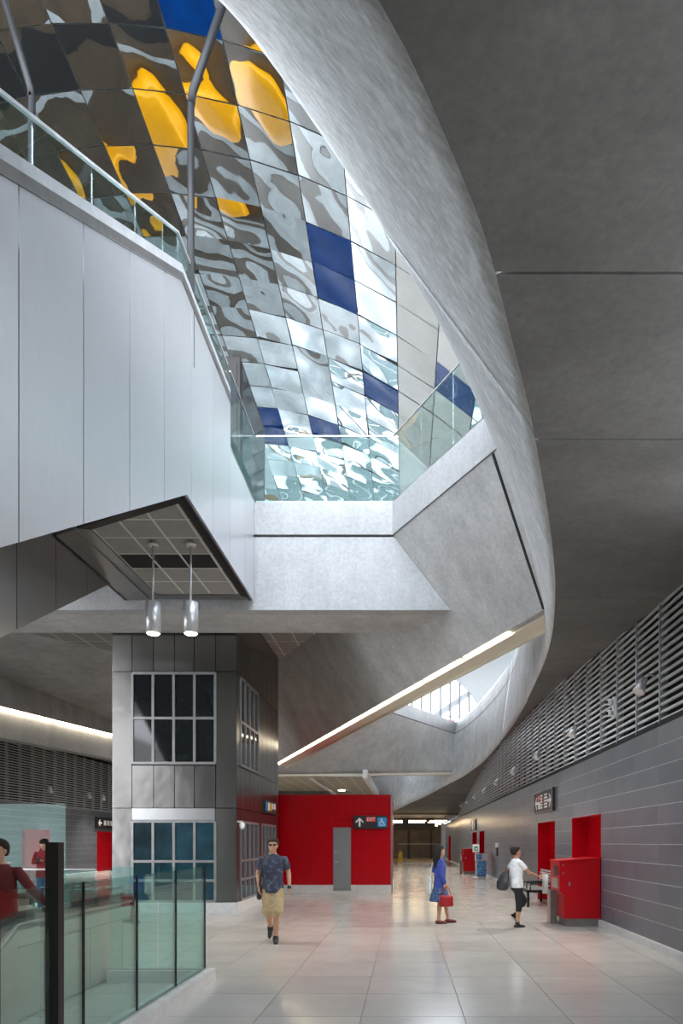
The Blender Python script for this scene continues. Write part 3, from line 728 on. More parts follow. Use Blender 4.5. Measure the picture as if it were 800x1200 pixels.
# bent black poles
p = thing('bent_pole', 'tall black bent pole standing at the head of the silver enclosure', 'pole', (-3.30, 10.5, 9.0))
tube('post', [(-3.30, 10.5, 9.0), (-3.30, 10.5, 13.1)], .055, 'black_metal', p); tube('arm', [(-3.30, 10.5, 13.05), (-3.27, 10.5, 13.25), (-2.70, 10.5, 14.9)], .06, 'black_metal', p)
p = thing('bent_pole', 'black bent pole farther left behind the escalator glass', 'pole', (-5.8, 10.6, 9.0))
tube('post', [(-5.80, 10.6, 8.9), (-5.80, 10.6, 13.3)], .055, 'black_metal', p); tube('arm', [(-5.80, 10.6, 13.25), (-5.82, 10.6, 13.4), (-6.35, 10.6, 15.2)], .055, 'black_metal', p)
# glass guards of the bridge
def guard(name, label, pts, z0, z1, pitch, mat='glass_guard'):
    t = thing(name, label, 'railing', (pts[0][0], pts[0][1], z0))
    for p, q in zip(pts[:-1], pts[1:]):
        P, Q = Vector((*p, 0)), Vector((*q, 0)); L = (Q-P).length; n = max(1, round(L/pitch))
        for k in range(n):
            a, b_ = P.lerp(Q, k/n+.006/L), P.lerp(Q, (k+1)/n-.006/L)
            edge_box('glass_panel', a[:2], b_[:2], .016, z0, z1, mat, t)
        edge_box('top_rail', p, q, .03, z1, z1+.025, 'aluminium', t); edge_box('shoe', p, q, .06, z0-.02, z0+.06, 'aluminium', t)
    return t
guard('glass_guard', 'greenish glass guard along the front edge of the footbridge', [(-3.22, 14.72), (-.28, 14.72)], FZ, 10.45, 1.25)
guard('glass_guard', 'greenish glass guard slanting from the footbridge to the ring beam', [(-.26, 14.70), (1.45, 11.62)], FZ, 10.45, 1.2)
guard('glass_guard', 'short glass guard beside the head of the silver enclosure', [(-3.25, 12.70), (-3.25, 14.70)], FZ, 10.45, 1.0)
# dark bronze landing cabinet
t = thing('landing_pylon', 'dark bronze pylon standing on the deck behind the glass guard', 'pylon', (-3.9, 16, FZ))
box('body', -4.25, -3.62, 14.95, 17.6, FZ-.02, 12.35, 'bronze', t, .02); box('front_panel', -4.18, -3.69, 14.93, 14.952, FZ+.2, 12.2, 'bronze', t); box('side_panel', -3.622, -3.60, 15.1, 17.4, FZ+.2, 12.2, 'pane_dark', t)
# ================================================================== LIFT TOWER
tw = thing('lift_tower', 'stainless steel clad lift tower with windows in the middle of the concourse', 'lift tower', (-5.55, 19, 0))
TX0, TX1, TY0, TY1 = -7.05, -4.06, 16.4, 21.8
FXs = [-7.05, -6.57, -6.05, -5.55, -5.07, -4.56, -4.06]
boxes('core', [(TX0+.05, TX1-.05, TY0+.08, TY1-.03, .25, 7.6)], 'black_metal', tw)
box('plinth', TX0-.02, TX1+.02, TY0-.03, TY1+.03, 0, .25, 'plinth', tw)
g = .008
def fp(x0, x1, z0, z1, mat='steel', name='panel', d=.0): return box(name, x0+g, x1-g, TY0-d, TY0+.05, z0+g, z1-g, mat, tw)
for a, b_ in zip(FXs[:-1], FXs[1:]): fp(a, b_, 5.80, 7.58)
for a, b_ in ((-7.05, -6.57), (-4.56, -4.06)): fp(a, b_, 2.52, 5.80); fp(a, b_, .25, 2.52)
for a, b_ in zip(FXs[1:-2], FXs[2:-1]): fp(a, b_, 2.52, 3.55)
fp(-6.57, -4.56, 2.23, 2.52, 'steel_bright', 'transom', .02)
def window(axis, a0, a1, zs_, ncol, pane, nm):
    """grid window; axis y = front face (a along x), x = side face (a along y)"""
    def bx(name, s0, s1, z0, z1, d0, d1, mat, parent):
        if axis == 'y': return box(name, s0, s1, TY0-d1, TY0-d0, z0, z1, mat, parent)
        return box(name, TX1+d0, TX1+d1, s0, s1, z0, z1, mat, parent)
    w = bx(nm, a0, a1, zs_[0], zs_[-1], -.06, -.02, pane, tw)
    st_ = (a1-a0)/ncol
    for k in range(ncol):
        for z0, z1 in zip(zs_[:-1], zs_[1:]): bx('pane', a0+k*st_+.03, a0+(k+1)*st_-.03, z0+.03, z1-.03, -.02, -.012, pane, w)
    for k in range(ncol+1):
        s = a0+k*st_; bx('mullion', s-.03, s+.03, zs_[0], zs_[-1], -.02, .02, 'window_frame', w)
    for z in zs_: bx('rail', a0, a1, z-.03, z+.03, -.02, .022, 'window_frame', w)
window('y', -6.56, -4.57, [3.60, 4.68, 5.76], 4, 'pane_dark', 'upper_window')
window('y', -6.56, -4.57, [.28, .78, 1.24, 2.20], 4, 'pane_blue_lit', 'lower_window')
sy = [16.4, 16.80, 17.31, 17.82, 18.33, 18.84, 19.35, 20.0, 20.65, 21.3, 21.8]
def sp(y0, y1, z0, z1, mat='steel', name='panel'): return box(name, TX1-.05, TX1, y0+g, y1-g, z0+g, z1-g, mat, tw)
for a, b_ in zip(sy[:-1], sy[1:]):
    sp(a, b_, 5.80, 7.58); sp(a, b_, 2.52, 3.55)
    if a < 16.79 or a >= 18.83: sp(a, b_, 3.55, 5.80)
for a, b_ in ((16.4, 16.80), (18.84, 19.30), (21.3, 21.8)): sp(a, b_, .25, 2.52)
sp(16.80, 18.84, 2.23, 2.52); sp(19.3, 21.3, 2.23, 2.52)
window('x', 16.82, 18.82, [3.60, 4.68, 5.76], 4, 'pane_dark', 'side_window')
window('x', 16.82, 18.82, [.28, .78, 1.24, 2.20], 4, 'pane_blue_lit', 'side_door'); window('x', 19.32, 21.28, [.28, .78, 1.24, 2.20], 4, 'pane_blue_lit', 'side_door')
t = thing('wall_sign', 'small black sign with coloured bars on the side of the lift tower', 'sign', (TX1, 20.3, 2.55))
box('board', TX1+.005, TX1+.06, 19.5, 21.1, 2.55, 2.92, 'black_plastic', t)
for k, mm in enumerate(('sign_blue', 'white_sign', 'sign_yellow', 'white_sign', 'white_sign')): box('mark', TX1+.06, TX1+.064, 19.6+k*.3, 19.78+k*.3, 2.62 if k < 3 else 2.7, 2.86, mm, t)
t = thing('dome_camera', 'small white camera on the corner of the lift tower', 'camera', (TX1+.1, 16.55, 2.0))
box('arm', TX1, TX1+.10, 16.5, 16.6, 2.18, 2.22, 'white_paint', t); lathe('dome', [(.01, -.09), (.05, -.07), (.065, -.01), (.065, .06), (.04, .08)], (TX1+.1, 16.55, 2.10), 'white_paint', t, 16)
# ================================================================== RED BLOCK
rb = thing('red_kiosk', 'red lacquered panel block with white plinth behind the walking man', 'kiosk', (-2.4, 24, 0))
RX0, RX1, RY0, RY1, RZ = -4.9, -.48, 22.7, 27.0, 3.27
box('core', RX0+.03, RX1-.03, RY0+.03, RY1, .28, RZ-.02, 'red_paint', rb); box('plinth', RX0, RX1+.01, RY0-.01, RY1, 0, .28, 'plinth', rb)
xs = [-4.9, -4.2, -3.30, -2.42, -1.80, -1.30, -.48]
for a, b_ in zip(xs[:-1], xs[1:]):
    box('red_panel', a+.005, b_-.005, RY0, RY0+.025, 2.56, RZ, 'red_panel', rb)
    if not (-2.45 < a < -1.85): box('red_panel', a+.005, b_-.005, RY0, RY0+.025, .285, 2.55, 'red_panel', rb)
box('red_panel', -2.415, -1.805, RY0, RY0+.025, 2.20, 2.55, 'red_panel', rb)
for a, b_ in ((22.75, 24.8), (24.81, 27.0)): box('red_panel', RX1-.02, RX1, a, b_, .285, RZ, 'red_panel', rb)
box('corner_post', RX1-.01, RX1+.05, RY0-.005, RY0+.05, 0, RZ, 'steel_base', rb)
box('roof', RX0, RX1, RY0+.01, RY1, RZ-.02, RZ+.01, 'red_paint', rb)
dr = box('door', -2.40, -1.82, RY0-.015, RY0+.03, .14, 2.19, 'door_grey', rb)
box('handle', -2.35, -2.24, RY0-.06, RY0-.016, 1.02, 1.07, 'steel_bright', dr); box('lock', -2.34, -2.29, RY0-.03, RY0-.016, 1.36, 1.41, 'steel_bright', dr); box('kick_frame', -2.42, -1.80, RY0-.02, RY0+.0, .10, .14, 'steel_base', dr)
# --- sign helpers on a plane facing -y (u = x) or -x (u = -y ... reads left to right for a viewer)
def place(axis, o):
    if axis == 'y': return lambda u, v, d: Vector((o[0]+u, o[1]-d, o[2]+v))
    return lambda u, v, d: Vector((o[0]-d, o[1]-u, o[2]+v))     # on the right wall: u to the right = towards the camera
def flat(name, pl, poly, d0, d1, mat, parent):
    n = len(poly); V = [pl(u, v, d1) for u, v in poly] + [pl(u, v, d0) for u, v in poly]
    F = [tuple(range(n)), tuple(range(2*n-1, n-1, -1))] + [(i, i+n, (i+1) % n+n, (i+1) % n) for i in range(n)]
    return mesh(name, V, F, mat, parent)
def rrect(x0, x1, y0, y1, r=.03, n=4):
    out = []
    for cx_, cy_, a in ((x1-r, y1-r, 0), (x0+r, y1-r, 90), (x0+r, y0+r, 180), (x1-r, y0+r, 270)):
        for k in range(n+1): t_ = math.radians(a+90*k/n); out.append((cx_+r*math.cos(t_), cy_+r*math.sin(t_)))
    return out
def circ(cx_, cy_, r, n=20): return [(cx_+r*math.cos(2*PI*k/n), cy_+r*math.sin(2*PI*k/n)) for k in range(n)]
def arrow(cx_, cy_, s, ang):
    P = [(0, .5), (.42, .08), (.42, -.12), (.1, .2), (.1, -.5), (-.1, -.5), (-.1, .2), (-.42, -.12), (-.42, .08)]
    c, s_ = math.cos(ang), math.sin(ang); return [(cx_+s*(x*c-y*s_), cy_+s*(x*s_+y*c)) for x, y in P]
def text_flat(name, txt, pl, u0, u1, v0, v1, d, mat, parent):
    cu = bpy.data.curves.new(name, 'FONT'); cu.body = txt; cu.align_x = 'LEFT'
    to = bpy.data.objects.new(name, cu); COL.objects.link(to); dg = bpy.context.evaluated_depsgraph_get(); dg.update()
    me = bpy.data.meshes.new_from_object(to.evaluated_get(dg)); vs = [v.co.copy() for v in me.vertices]; fs = [tuple(p.vertices) for p in me.polygons]
    bpy.data.objects.remove(to); bpy.data.curves.remove(cu); bpy.data.meshes.remove(me)
    x0, x1 = min(v.x for v in vs), max(v.x for v in vs); y0, y1 = min(v.y for v in vs), max(v.y for v in vs)
    return mesh(name, [pl(u0+(v.x-x0)/(x1-x0)*(u1-u0), v0+(v.y-y0)/(y1-y0)*(v1-v0), d) for v in vs], fs, mat, parent)
def arc_band(cx_, cy_, r, w_, a0, a1, n=14):
    o = [(cx_+(r+w_/2)*math.cos(a0+(a1-a0)*k/n), cy_+(r+w_/2)*math.sin(a0+(a1-a0)*k/n)) for k in range(n+1)]
    return o + [(cx_+(r-w_/2)*math.cos(a1-(a1-a0)*k/n), cy_+(r-w_/2)*math.sin(a1-(a1-a0)*k/n)) for k in range(n+1)]
t = thing('exit_sign', 'black EXIT sign with white arrow and blue wheelchair symbol on the red block', 'sign', (-1.15, 22.6, 2.1))
pl = place('y', (-1.72, 22.60, 2.15))
flat('board', pl, [(0, 0), (1.12, 0), (1.12, .43), (0, .43)], -.08, 0, 'black_plastic', t)
flat('arrow', pl, arrow(.20, .215, .30, 0), 0, .006, 'white_sign', t)
flat('exit_plate', pl, [(.42, .23), (.74, .23), (.74, .39), (.42, .39)], 0, .004, 'sign_red', t); text_flat('lettering', 'EXIT', pl, .445, .715, .255, .365, .0055, 'white_sign', t)
flat('wheelchair_plate', pl, rrect(.79, 1.09, .06, .37, .04), 0, .004, 'sign_blue', t)
for poly in (circ(.925, .325, .022), [(.905, .30), (.935, .30), (.94, .20), (.91, .20)], [(.91, .225), (1.0, .225), (1.0, .20), (.91, .20)], [(.975, .21), (1.0, .215), (1.045, .115), (1.02, .105)], arc_band(.93, .165, .065, .022, math.radians(110), math.radians(335)), [(.925, .275), (.985, .275), (.985, .258), (.925, .258)]): flat('wheelchair_mark', pl, poly, .0045, .0075, 'white_sign', t)
# pictogram sign on the right wall
t = thing('wall_sign', 'black framed pictogram sign with arrows above the red doorways', 'sign', (WX, 19.3, 2.55))
pl = place('x', (WX, 20.62, 2.54))
flat('board', pl, [(0, 0), (2.6, 0), (2.6, .62), (0, .62)], 0, .07, 'black_plastic', t)
for P in ([(0, 0), (2.6, 0), (2.6, .03), (0, .03)], [(0, .59), (2.6, .59), (2.6, .62), (0, .62)], [(0, .03), (.1, .03), (.1, .59), (0, .59)], [(2.5, .03), (2.6, .03), (2.6, .59), (2.5, .59)]): flat('frame', pl, P, .07, .085, 'steel_base', t)
flat('arrow', pl, arrow(.42, .3, .42, PI/2), .07, .076, 'white_sign', t); flat('arrow', pl, arrow(2.2, .3, .42, -PI/2), .07, .076, 'white_sign', t)
flat('exit_plate', pl, [(.62, .36), (.98, .36), (.98, .52), (.62, .52)], .07, .074, 'sign_red', t); text_flat('lettering', 'EXIT', pl, .66, .94, .40, .48, .0755, 'white_sign', t)
for k in range(5): flat('text_line', pl, [(1.02, .12+k*.085), (1.24, .12+k*.085), (1.24, .17+k*.085), (1.02, .17+k*.085)], .07, .074, 'white_sign', t)
for k in range(5): flat('text_line', pl, [(1.52, .12+k*.085), (1.90, .12+k*.085), (1.90, .17+k*.085), (1.52, .17+k*.085)], .07, .074, 'white_sign', t)
flat('pictogram', pl, [(.66, .12), (.94, .12), (.94, .32), (.66, .32)], .07, .074, 'white_sign', t)
t = thing('wall_sign', 'small black sign with a white cross emblem on the distant dark wall', 'sign', (WX, 39.4, 2.4))
pl = place('x', (WX, 41.0, 2.36)); flat('board', pl, [(0, 0), (3.0, 0), (3.0, .64), (0, .64)], 0, .07, 'black_plastic', t)
flat('emblem', pl, circ(1.5, .32, .26), .07, .074, 'white_sign', t); flat('arrow', pl, arrow(.6, .32, .4, PI/2), .07, .076, 'white_sign', t); flat('arrow', pl, arrow(2.4, .32, .4, -PI/2), .07, .076, 'white_sign', t)
flat('emblem_core', pl, [(1.35, .28), (1.65, .28), (1.65, .36), (1.35, .36)], .075, .078, 'black_plastic', t)
# ================================================================== TICKET MACHINES, BENCH, STANDS
def machine(loc, label):
    x, y, z = loc; t = thing('ticket_machine', label, 'ticket machine', loc, group='red machines along the dark wall')
    # profile seen from the camera (x-z), extruded in y
    prof = [(-.33, .16), (.40, .16), (.40, 1.36), (-.42, 1.30), (-.42, .72), (-.33, .62)]
    prism('cabinet', [(x+a, z+b_) for a, b_ in prof], 'y', y, y+.85, 'red_paint', t)
    box('base', x-.30, x+.38, y+.03, y+.83, 0, .16, 'steel_base', t)
    prism('lid', [(x-.44, z+1.30), (x+.41, z+1.36), (x+.41, z+1.39), (x-.44, z+1.33)], 'y', y-.01, y+.86, 'red_paint', t)
    box('screen', x-.43, x-.42, y+.12, y+.5, 1.02, 1.22, 'black_plastic', t); box('slot_plate', x-.43, x-.42, y+.12, y+.7, .76, .96, 'steel_bright', t)
    box('lock', x-.24, x-.20, y-.012, y, .82, .90, 'steel_bright', t)
    box('hinge', x-.36, x-.33, y-.008, y, 1.06, 1.10, 'steel_bright', t); box('hinge', x-.36, x-.33, y-.008, y, 1.22, 1.26, 'steel_bright', t)
    box('side_leg', x-.50, x-.36, y+.5, y+.80, 0, .70, 'steel_base', t)
    return t
machine((3.52, 13.75, 0), 'tall red ticket machine cabinet at the dark wall beside the nearest doorway')
machine((3.42, 36.3, 0), 'small distant red machine standing beyond the blue information stand')
t = thing('bench', 'grey metal bench with mesh seat and black legs beside the red doorway', 'bench', (3.5, 18.5, 0))
BX0, BX1, BY0, BY1 = 3.18, 3.92, 17.9, 19.6
boxes('frame', [(BX0, BX1, BY0, BY0+.05, .38, .44), (BX0, BX1, BY1-.05, BY1, .38, .44), (BX0, BX0+.05, BY0, BY1, .38, .44), (BX1-.05, BX1, BY0, BY1, .38, .44)], 'black_metal', t)
for x in (BX0+.04, BX1-.04):
    for y in (BY0+.04, BY1-.04): box('leg', x-.03, x+.03, y-.03, y+.03, 0, .40, 'black_metal', t)
for k in range(3):
    y0 = BY0+.08+k*.53
    boxes('seat', [(BX0+.08+j*.075, BX0+.12+j*.075, y0, y0+.46, .44, .46) for j in range(8)], 'aluminium', t)
    boxes('backrest', [(BX1-.14+.015*j, BX1-.12+.015*j, y0, y0+.46, .52+.075*j, .57+.075*j) for j in range(6)], 'aluminium', t)
    tube('armrest', [(BX0+.1, y0-.03, .44), (BX0+.1, y0-.03, .60), (BX1-.1, y0-.03, .62)], .02, 'black_metal', t, 8)
t = thing('newspaper_rack', 'black newspaper rack leaning in the red doorway by the bench', 'rack', (4.05, 18.2, 0))
for y in (18.12, 18.42): tube('upright', [(4.0, y, 0), (4.22, y, 1.50)], .025, 'black_metal', t, 8)
for k in range(4): boxes('tray', [(3.92+.06*k, 4.16+.06*k, 18.10, 18.44, .45+.3*k, .48+.3*k), (3.92+.06*k, 3.94+.06*k, 18.10, 18.44, .45+.3*k, .58+.3*k)], 'black_metal', t)
t = thing('information_stand', 'blue and white information stand beside the dark wall in the distance', 'stand', (3.5, 31.5, 0))
box('body', 3.30, 3.72, 31.4, 31.75, .12, .85, 'far_blue', t); box('top_board', 3.22, 3.76, 31.38, 31.77, .85, 1.18, 'aluminium', t); box('poster', 3.26, 3.50, 31.36, 31.378, .9, 1.14, 'far_blue', t); box('foot', 3.34, 3.68, 31.42, 31.7, 0, .12, 'aluminium', t)
t = thing('sign_post', 'white sign with a green square on a thin post in the distance', 'sign', (3.22, 32.5, 0))
tube('post', [(3.4, 33, 0), (3.4, 33, 1.3)], .025, 'aluminium', t, 8); lathe('foot', [(.16, 0), (.16, .02), (.04, .04)], (3.4, 33, 0), 'aluminium', t, 16)
box('board', 3.24, 3.56, 32.95, 33.0, 1.22, 1.60, 'white_sign', t); box('green_mark', 3.31, 3.49, 32.94, 32.95, 1.30, 1.50, 'sign_green', t); box('inner_mark', 3.37, 3.45, 32.935, 32.94, 1.34, 1.42, 'white_sign', t)
t = thing('wall_intercom', 'white and black intercom fixed on the dark wall between doorways', 'intercom', (WX, 29.2, 1.2))
box('cap', WX-.08, WX, 29.1, 29.5, 1.48, 1.68, 'white_paint', t); box('handset', WX-.06, WX, 29.15, 29.45, 1.12, 1.48, 'black_plastic', t)
# ================================================================== FAR HALL
wn = box('wall_near', LX, 4.6, -8.3, -8.0, 0, 5.3, 'soffit'); tag(wn, 'concrete wall closing the concourse behind the camera', 'wall', kind='structure')
fw = thing('wall_back', 'dim brown back wall of the far hall', 'wall', (-4, 76, 0), kind='structure')
box('wall_face', -18, 4.6, 76, 76.3, 0, 3.75, 'brown_wall', fw); box('bulkhead', -1.2, 2.6, 60, 60.4, 2.75, 3.75, 'bronze', fw)
for k in range(6): box('pillar', -9+k*2.3, -8.75+k*2.3, 70, 70.3, 0, 3.75, 'bronze', fw)
ROWS = ['nearest', 'second', 'third', 'farthest']; COLS = ['beside the red block', 'in the middle of the hall', 'beside the dark wall']
for ci, x in enumerate((-.9, .9, 2.5)):
    for ri, y in enumerate((52.0, 56, 61, 67)):
        o = thing('ceiling_lamp', None, None, (x, y, 3.3)); box('tube_lamp', x-.65, x+.65, y-.05, y+.05, 3.30, 3.36, 'far_lamp', o)
        for q in (-.5, .5): box('rod', x+q-.01, x+q+.01, y-.01, y+.01, 3.36, 3.75, 'black_metal', o)
        tag(o, 'warm linear ceiling lamp in the far hall, %s row, %s' % (ROWS[ri], COLS[ci]), 'lamp', 'linear lamps in the far hall')
guard('glass_barrier', 'clear glass barrier with steel posts closing off the far hall', [(-.6, 53.5), (3.3, 53.5)], .04, 1.55, 1.3, 'glass_clear')
t = thing('wet_floor_sign', 'small yellow folding floor sign behind the far glass barrier', 'sign', (-.4, 55, 0))
for s in (-1, 1): prism('leaf', [(-.62, 0), (-.18, 0), (-.28, .95), (-.52, .95)], 'y', 55+s*.15, 55.03+s*.15, 'yellow_plastic', t)
box('hinge', -.5, -.3, 54.86, 55.17, .93, .97, 'yellow_plastic', t)

# ================================================================== LEFT SIDE OF THE HALL
wl = thing('wall_left', 'far left dark panel wall behind the escalator glass', 'wall', (LX, 36, 0), kind='structure')
box('backing', LX-.5, LX-.015, 10, 60, 0, 3.55, 'wall_joint', wl)
for r in range(11):
    z0 = .13+CH*r; y = 28-(1.1 if r % 2 else 0)
    while y < 47: box('panel', LX-.015, LX, y+.006, y+2.194, z0+.006, z0+CH-.006, 'wall_tile', wl); y += 2.2
box('panel', LX-.015, LX, 10, 26.88, .13, 3.51, 'wall_tile', wl)
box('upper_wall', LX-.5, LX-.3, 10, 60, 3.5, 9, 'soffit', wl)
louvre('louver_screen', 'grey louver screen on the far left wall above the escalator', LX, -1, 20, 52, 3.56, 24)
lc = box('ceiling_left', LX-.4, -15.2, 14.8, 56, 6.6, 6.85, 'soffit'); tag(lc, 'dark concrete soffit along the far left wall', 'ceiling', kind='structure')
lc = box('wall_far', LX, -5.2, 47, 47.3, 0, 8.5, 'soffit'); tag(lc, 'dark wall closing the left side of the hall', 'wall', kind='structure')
for k, (y, lab) in enumerate(((33.2, 'dark red doorway in the far left wall behind the phone user'), (41.0, 'red doorway in the far left wall beside the lift tower'))):
    d = thing('door_%d' % (6+k), lab, 'doorway', (LX, y, 0), kind='structure')
    box('back_panel', LX, LX+.01, y-1.1, y+1.1, 0, RT, 'red_panel', d); box('jamb', LX, LX+.12, y-1.14, y-1.1, 0, RT+.04, 'red_panel', d); box('jamb', LX, LX+.12, y+1.1, y+1.14, 0, RT+.04, 'red_panel', d); box('lintel', LX, LX+.12, y-1.1, y+1.1, RT, RT+.04, 'red_panel', d)
for k, y in enumerate((34.0, 38.2, 40.0)):
    t = thing('spotlight', ['cone spotlight on the far left louver screen, closest to the frame edge', 'cone spotlight on the far left louver screen, middle of three', 'cone spotlight on the far left louver screen, beside the lift tower'][k], 'spotlight', (LX, y, 4.2), group='spotlights on the far left louver screen')
    lathe('shade', [(.16, -.22), (.10, 0), (.07, .12)], (LX+.3, y, 4.35), 'aluminium', t, 14); tube('bracket', [(LX, y, 4.4), (LX+.3, y, 4.45)], .03, 'aluminium', t, 8)
    L = bpy.data.lights.new('spot_light', 'SPOT'); L.energy = 420; L.spot_size = 2.4; L.spot_blend = .9; L.color = (1, .93, .84); L.shadow_soft_size = .12
    lo = bpy.data.objects.new('spot_light', L); COL.objects.link(lo); lo.parent = t; lo.location = (.5, 0, -.1); lo.rotation_euler = (0, math.radians(-40), 0)
t = thing('wall_sign', 'black sign with white arrow and squares beside the lift tower on the left', 'sign', (LX, 40, 2.5))
def pl(u, v, d): return Vector((LX+d, 39.6+u, 2.5+v))
flat('board', pl, [(0, 0), (2.6, 0), (2.6, .68), (0, .68)], 0, .07, 'black_plastic', t); flat('arrow', pl, arrow(.5, .34, .45, PI/2), .07, .076, 'white_sign', t)
for u in (1.0, 1.45, 1.9): flat('pictogram', pl, [(u, .2), (u+.32, .2), (u+.32, .5), (u, .5)], .07, .076, 'white_sign', t)
t = thing('glass_screen', 'tall teal glass screen behind the escalator on the left', 'glass screen', (-13, 18.5, 0))
for k in range(4): box('glass_panel', -9.2-2.0*(k+1)+.01, -9.2-2.0*k-.01, 18.5, 18.52, .05, 2.74, 'glass_teal', t)
box('shoe', -17.2, -9.2, 18.47, 18.55, 0, .06, 'aluminium', t)

# --- glass balustrade in front of the escalator
bal = thing('glass_balustrade', 'tall glass balustrade on a stone kerb in the foreground', 'balustrade', (-2.45, 6, 0))
GX = -2.44
prism('kerb', [(GX-.10, 2.0), (GX+.10, 2.0), (GX+.10, 8.42), (GX-.10, 8.42)], 'z', 0, .15, 'plinth', bal)
prism('kerb', [(-3.60, 8.22), (GX-.10, 8.22), (GX-.10, 8.42), (-3.60, 8.42)], 'z', 0, .15, 'plinth', bal)
box('channel', GX-.03, GX+.03, 2.0, 8.34, .15, .17, 'aluminium', bal); box('channel', -3.60, GX-.03, 8.28, 8.34, .15, .17, 'aluminium', bal)
gys = [2.0, 3.05, 4.10, 5.18, 6.21, 7.26, 8.31]
for a, b_ in zip(gys[:-1], gys[1:]):
    box('glass_panel', GX-.009, GX+.009, a+.008, b_-.008, .17, 1.40, 'glass_bronze', bal)
    box('glass_edge', GX-.010, GX+.010, b_-.010, b_-.002, .17, 1.40, 'black_metal', bal)
for a, b_ in ((-3.60, -3.02), (-3.0, GX)): box('glass_panel', a+.004, b_-.004, 8.30, 8.318, .17, 1.40, 'glass_teal', bal)
post = box('steel_post', -2.49, -2.40, 4.72, 4.80, .172, 1.70, 'bronze'); post = tag(post, 'tall dark bronze post rising above the foreground glass', 'post')
# --- escalator going down
es = thing('escalator', 'escalator going down with beige side panels and black handrails', 'escalator', (-4.35, 7.5, 0))
def side(x, s):
    # y-z outline: level part then sloping down towards the camera
    slope = .577
    P = [(6.43, .02), (9.15, .02), (9.15, .86)]
    Q = [(6.43, .86)] + [(6.43-4.2, .86-4.2*slope), (6.43-4.2, .86-4.2*slope-1.0), (6.43, -.12)]
    prism('side_panel', [(y, z) for y, z in [(6.43, 0.02), (9.15, .02)] + [(9.15+.10*math.sin(PI*k/8), .44-.42*math.cos(PI*k/8)) for k in range(1, 8)] + [(9.15, .86), (6.43, .86)]], 'x', x-.05, x+.05, 'greige', es)
    prism('side_panel', Q, 'x', x-.05, x+.05, 'greige', es)
    prism('trim_line', [(6.43, .70), (9.2, .70), (9.2, .715), (6.43, .715)], 'x', x-.056, x+.056, 'steel_base', es)
    for y in (6.9, 7.9, 8.8): box('panel_joint', x-.053, x+.053, y-.006, y+.006, .03, .70, 'steel_base', es)
    # glass and handrail above
    pts = [(x, 6.43-4.2, 1.0-4.2*slope), (x, 6.43, 1.0)] + [(x, 6.43+.35*k, 1.0) for k in range(1, 8)] + [(x, 9.1+.13*math.sin(PI*k/6), .85+.15*math.cos(PI*k/6)) for k in range(1, 7)]
    tube('handrail', pts, .04, 'rubber', es, 8); tube('rail_trim', [(x+.045*s, 2.3, .92-4.13*slope), (x+.045*s, 6.43, .92), (x+.045*s, 9.1, .92)], .02, 'steel_bright', es, 6)
    prism('inner_glass', [(6.43, .86), (9.15, .86), (9.15, .97), (6.43, .97)], 'x', x-.01, x+.01, 'steel_base', es)
side(-3.70, 1); side(-5.05, -1)
box('comb_plate', -4.99, -3.76, 6.4, 9.2, .002, .02, 'steel_bright', es)
for k in range(11): box('step', -4.99, -3.76, 6.4-.4*(k+1), 6.4-.4*k, -.231*(k+1)-.2, -.231*(k+1)+.02, 'steel_base', es)
guard('glass_guard', 'glass guard with steel posts on the far side of the escalator well', [(-5.55, 3.5), (-5.55, 9.6)], .02, 1.40, 1.1, 'glass_teal')
guard('glass_guard', 'teal glass guard closing the end of the escalator landing', [(-8.2, 11.0), (-5.0, 11.0)], .02, 1.25, 1.1, 'glass_teal')
t = thing('stair_parapet', 'inclined metal parapet glimpsed at the left frame edge', 'parapet', (-6.8, 9.0, 0))
prism('panel', [(8.0, .02), (10.2, .02), (10.2, 1.25), (8.0, .6)], 'x', -6.5, -6.44, 'aluminium', t); tube('rail', [(-6.47, 8.0, .62), (-6.47, 10.2, 1.27)], .03, 'aluminium', t, 8)
# ================================================================== PEOPLE
for n_, c_, r_ in (('skin_tan', (0.50, 0.27, 0.17), .5), ('skin_light', (0.62, 0.38, 0.27), .5), ('skin_mid', (0.46, 0.25, 0.155), .5), ('hair_black', (0.006, 0.005, 0.005), .8), ('hair_brown', (0.014, 0.008, 0.006), .8), ('cloth_navy', (0.035, 0.042, 0.075), .8), ('cloth_khaki', (0.48, 0.36, 0.20), .8), ('cloth_black', (0.012, 0.012, 0.014), .8), ('cloth_white', (0.72, 0.73, 0.75), .8), ('cloth_blue', (0.035, 0.06, 0.30), .8), ('cloth_red', (0.22, 0.012, 0.02), .8), ('cloth_maroon', (0.14, 0.015, 0.015), .8), ('denim', (0.05, 0.11, 0.22), .8), ('leather_red', (0.30, 0.006, 0.012), .4), ('leather_black', (0.025, 0.026, 0.03), .5), ('shoe_black', (0.012, 0.012, 0.012), .5), ('shoe_white', (0.6, 0.6, 0.6), .5), ('shoe_maroon', (0.12, 0.01, 0.012), .5), ('tote_white', (0.66, 0.68, 0.64), .7), ('newsprint', (0.55, 0.55, 0.53), .8)): plain(n_, c_, r_, var=.15, sc=18)
m, nt, b = new_mat('tee_print'); nt.links.new(ramp(nt, noi(nt, pos(nt), 13, 5, .7), (0.035, 0.042, 0.075), (0.19, 0.20, 0.26), .50, .70), b.inputs['Base Color']); b.inputs['Roughness'].default_value = .85
m, nt, b = new_mat('skirt_print'); nt.links.new(ramp(nt, noi(nt, pos(nt), 22, 3, .7), (0.02, 0.04, 0.11), (0.10, 0.17, 0.32), .42, .62), b.inputs['Base Color']); b.inputs['Roughness'].default_value = .85

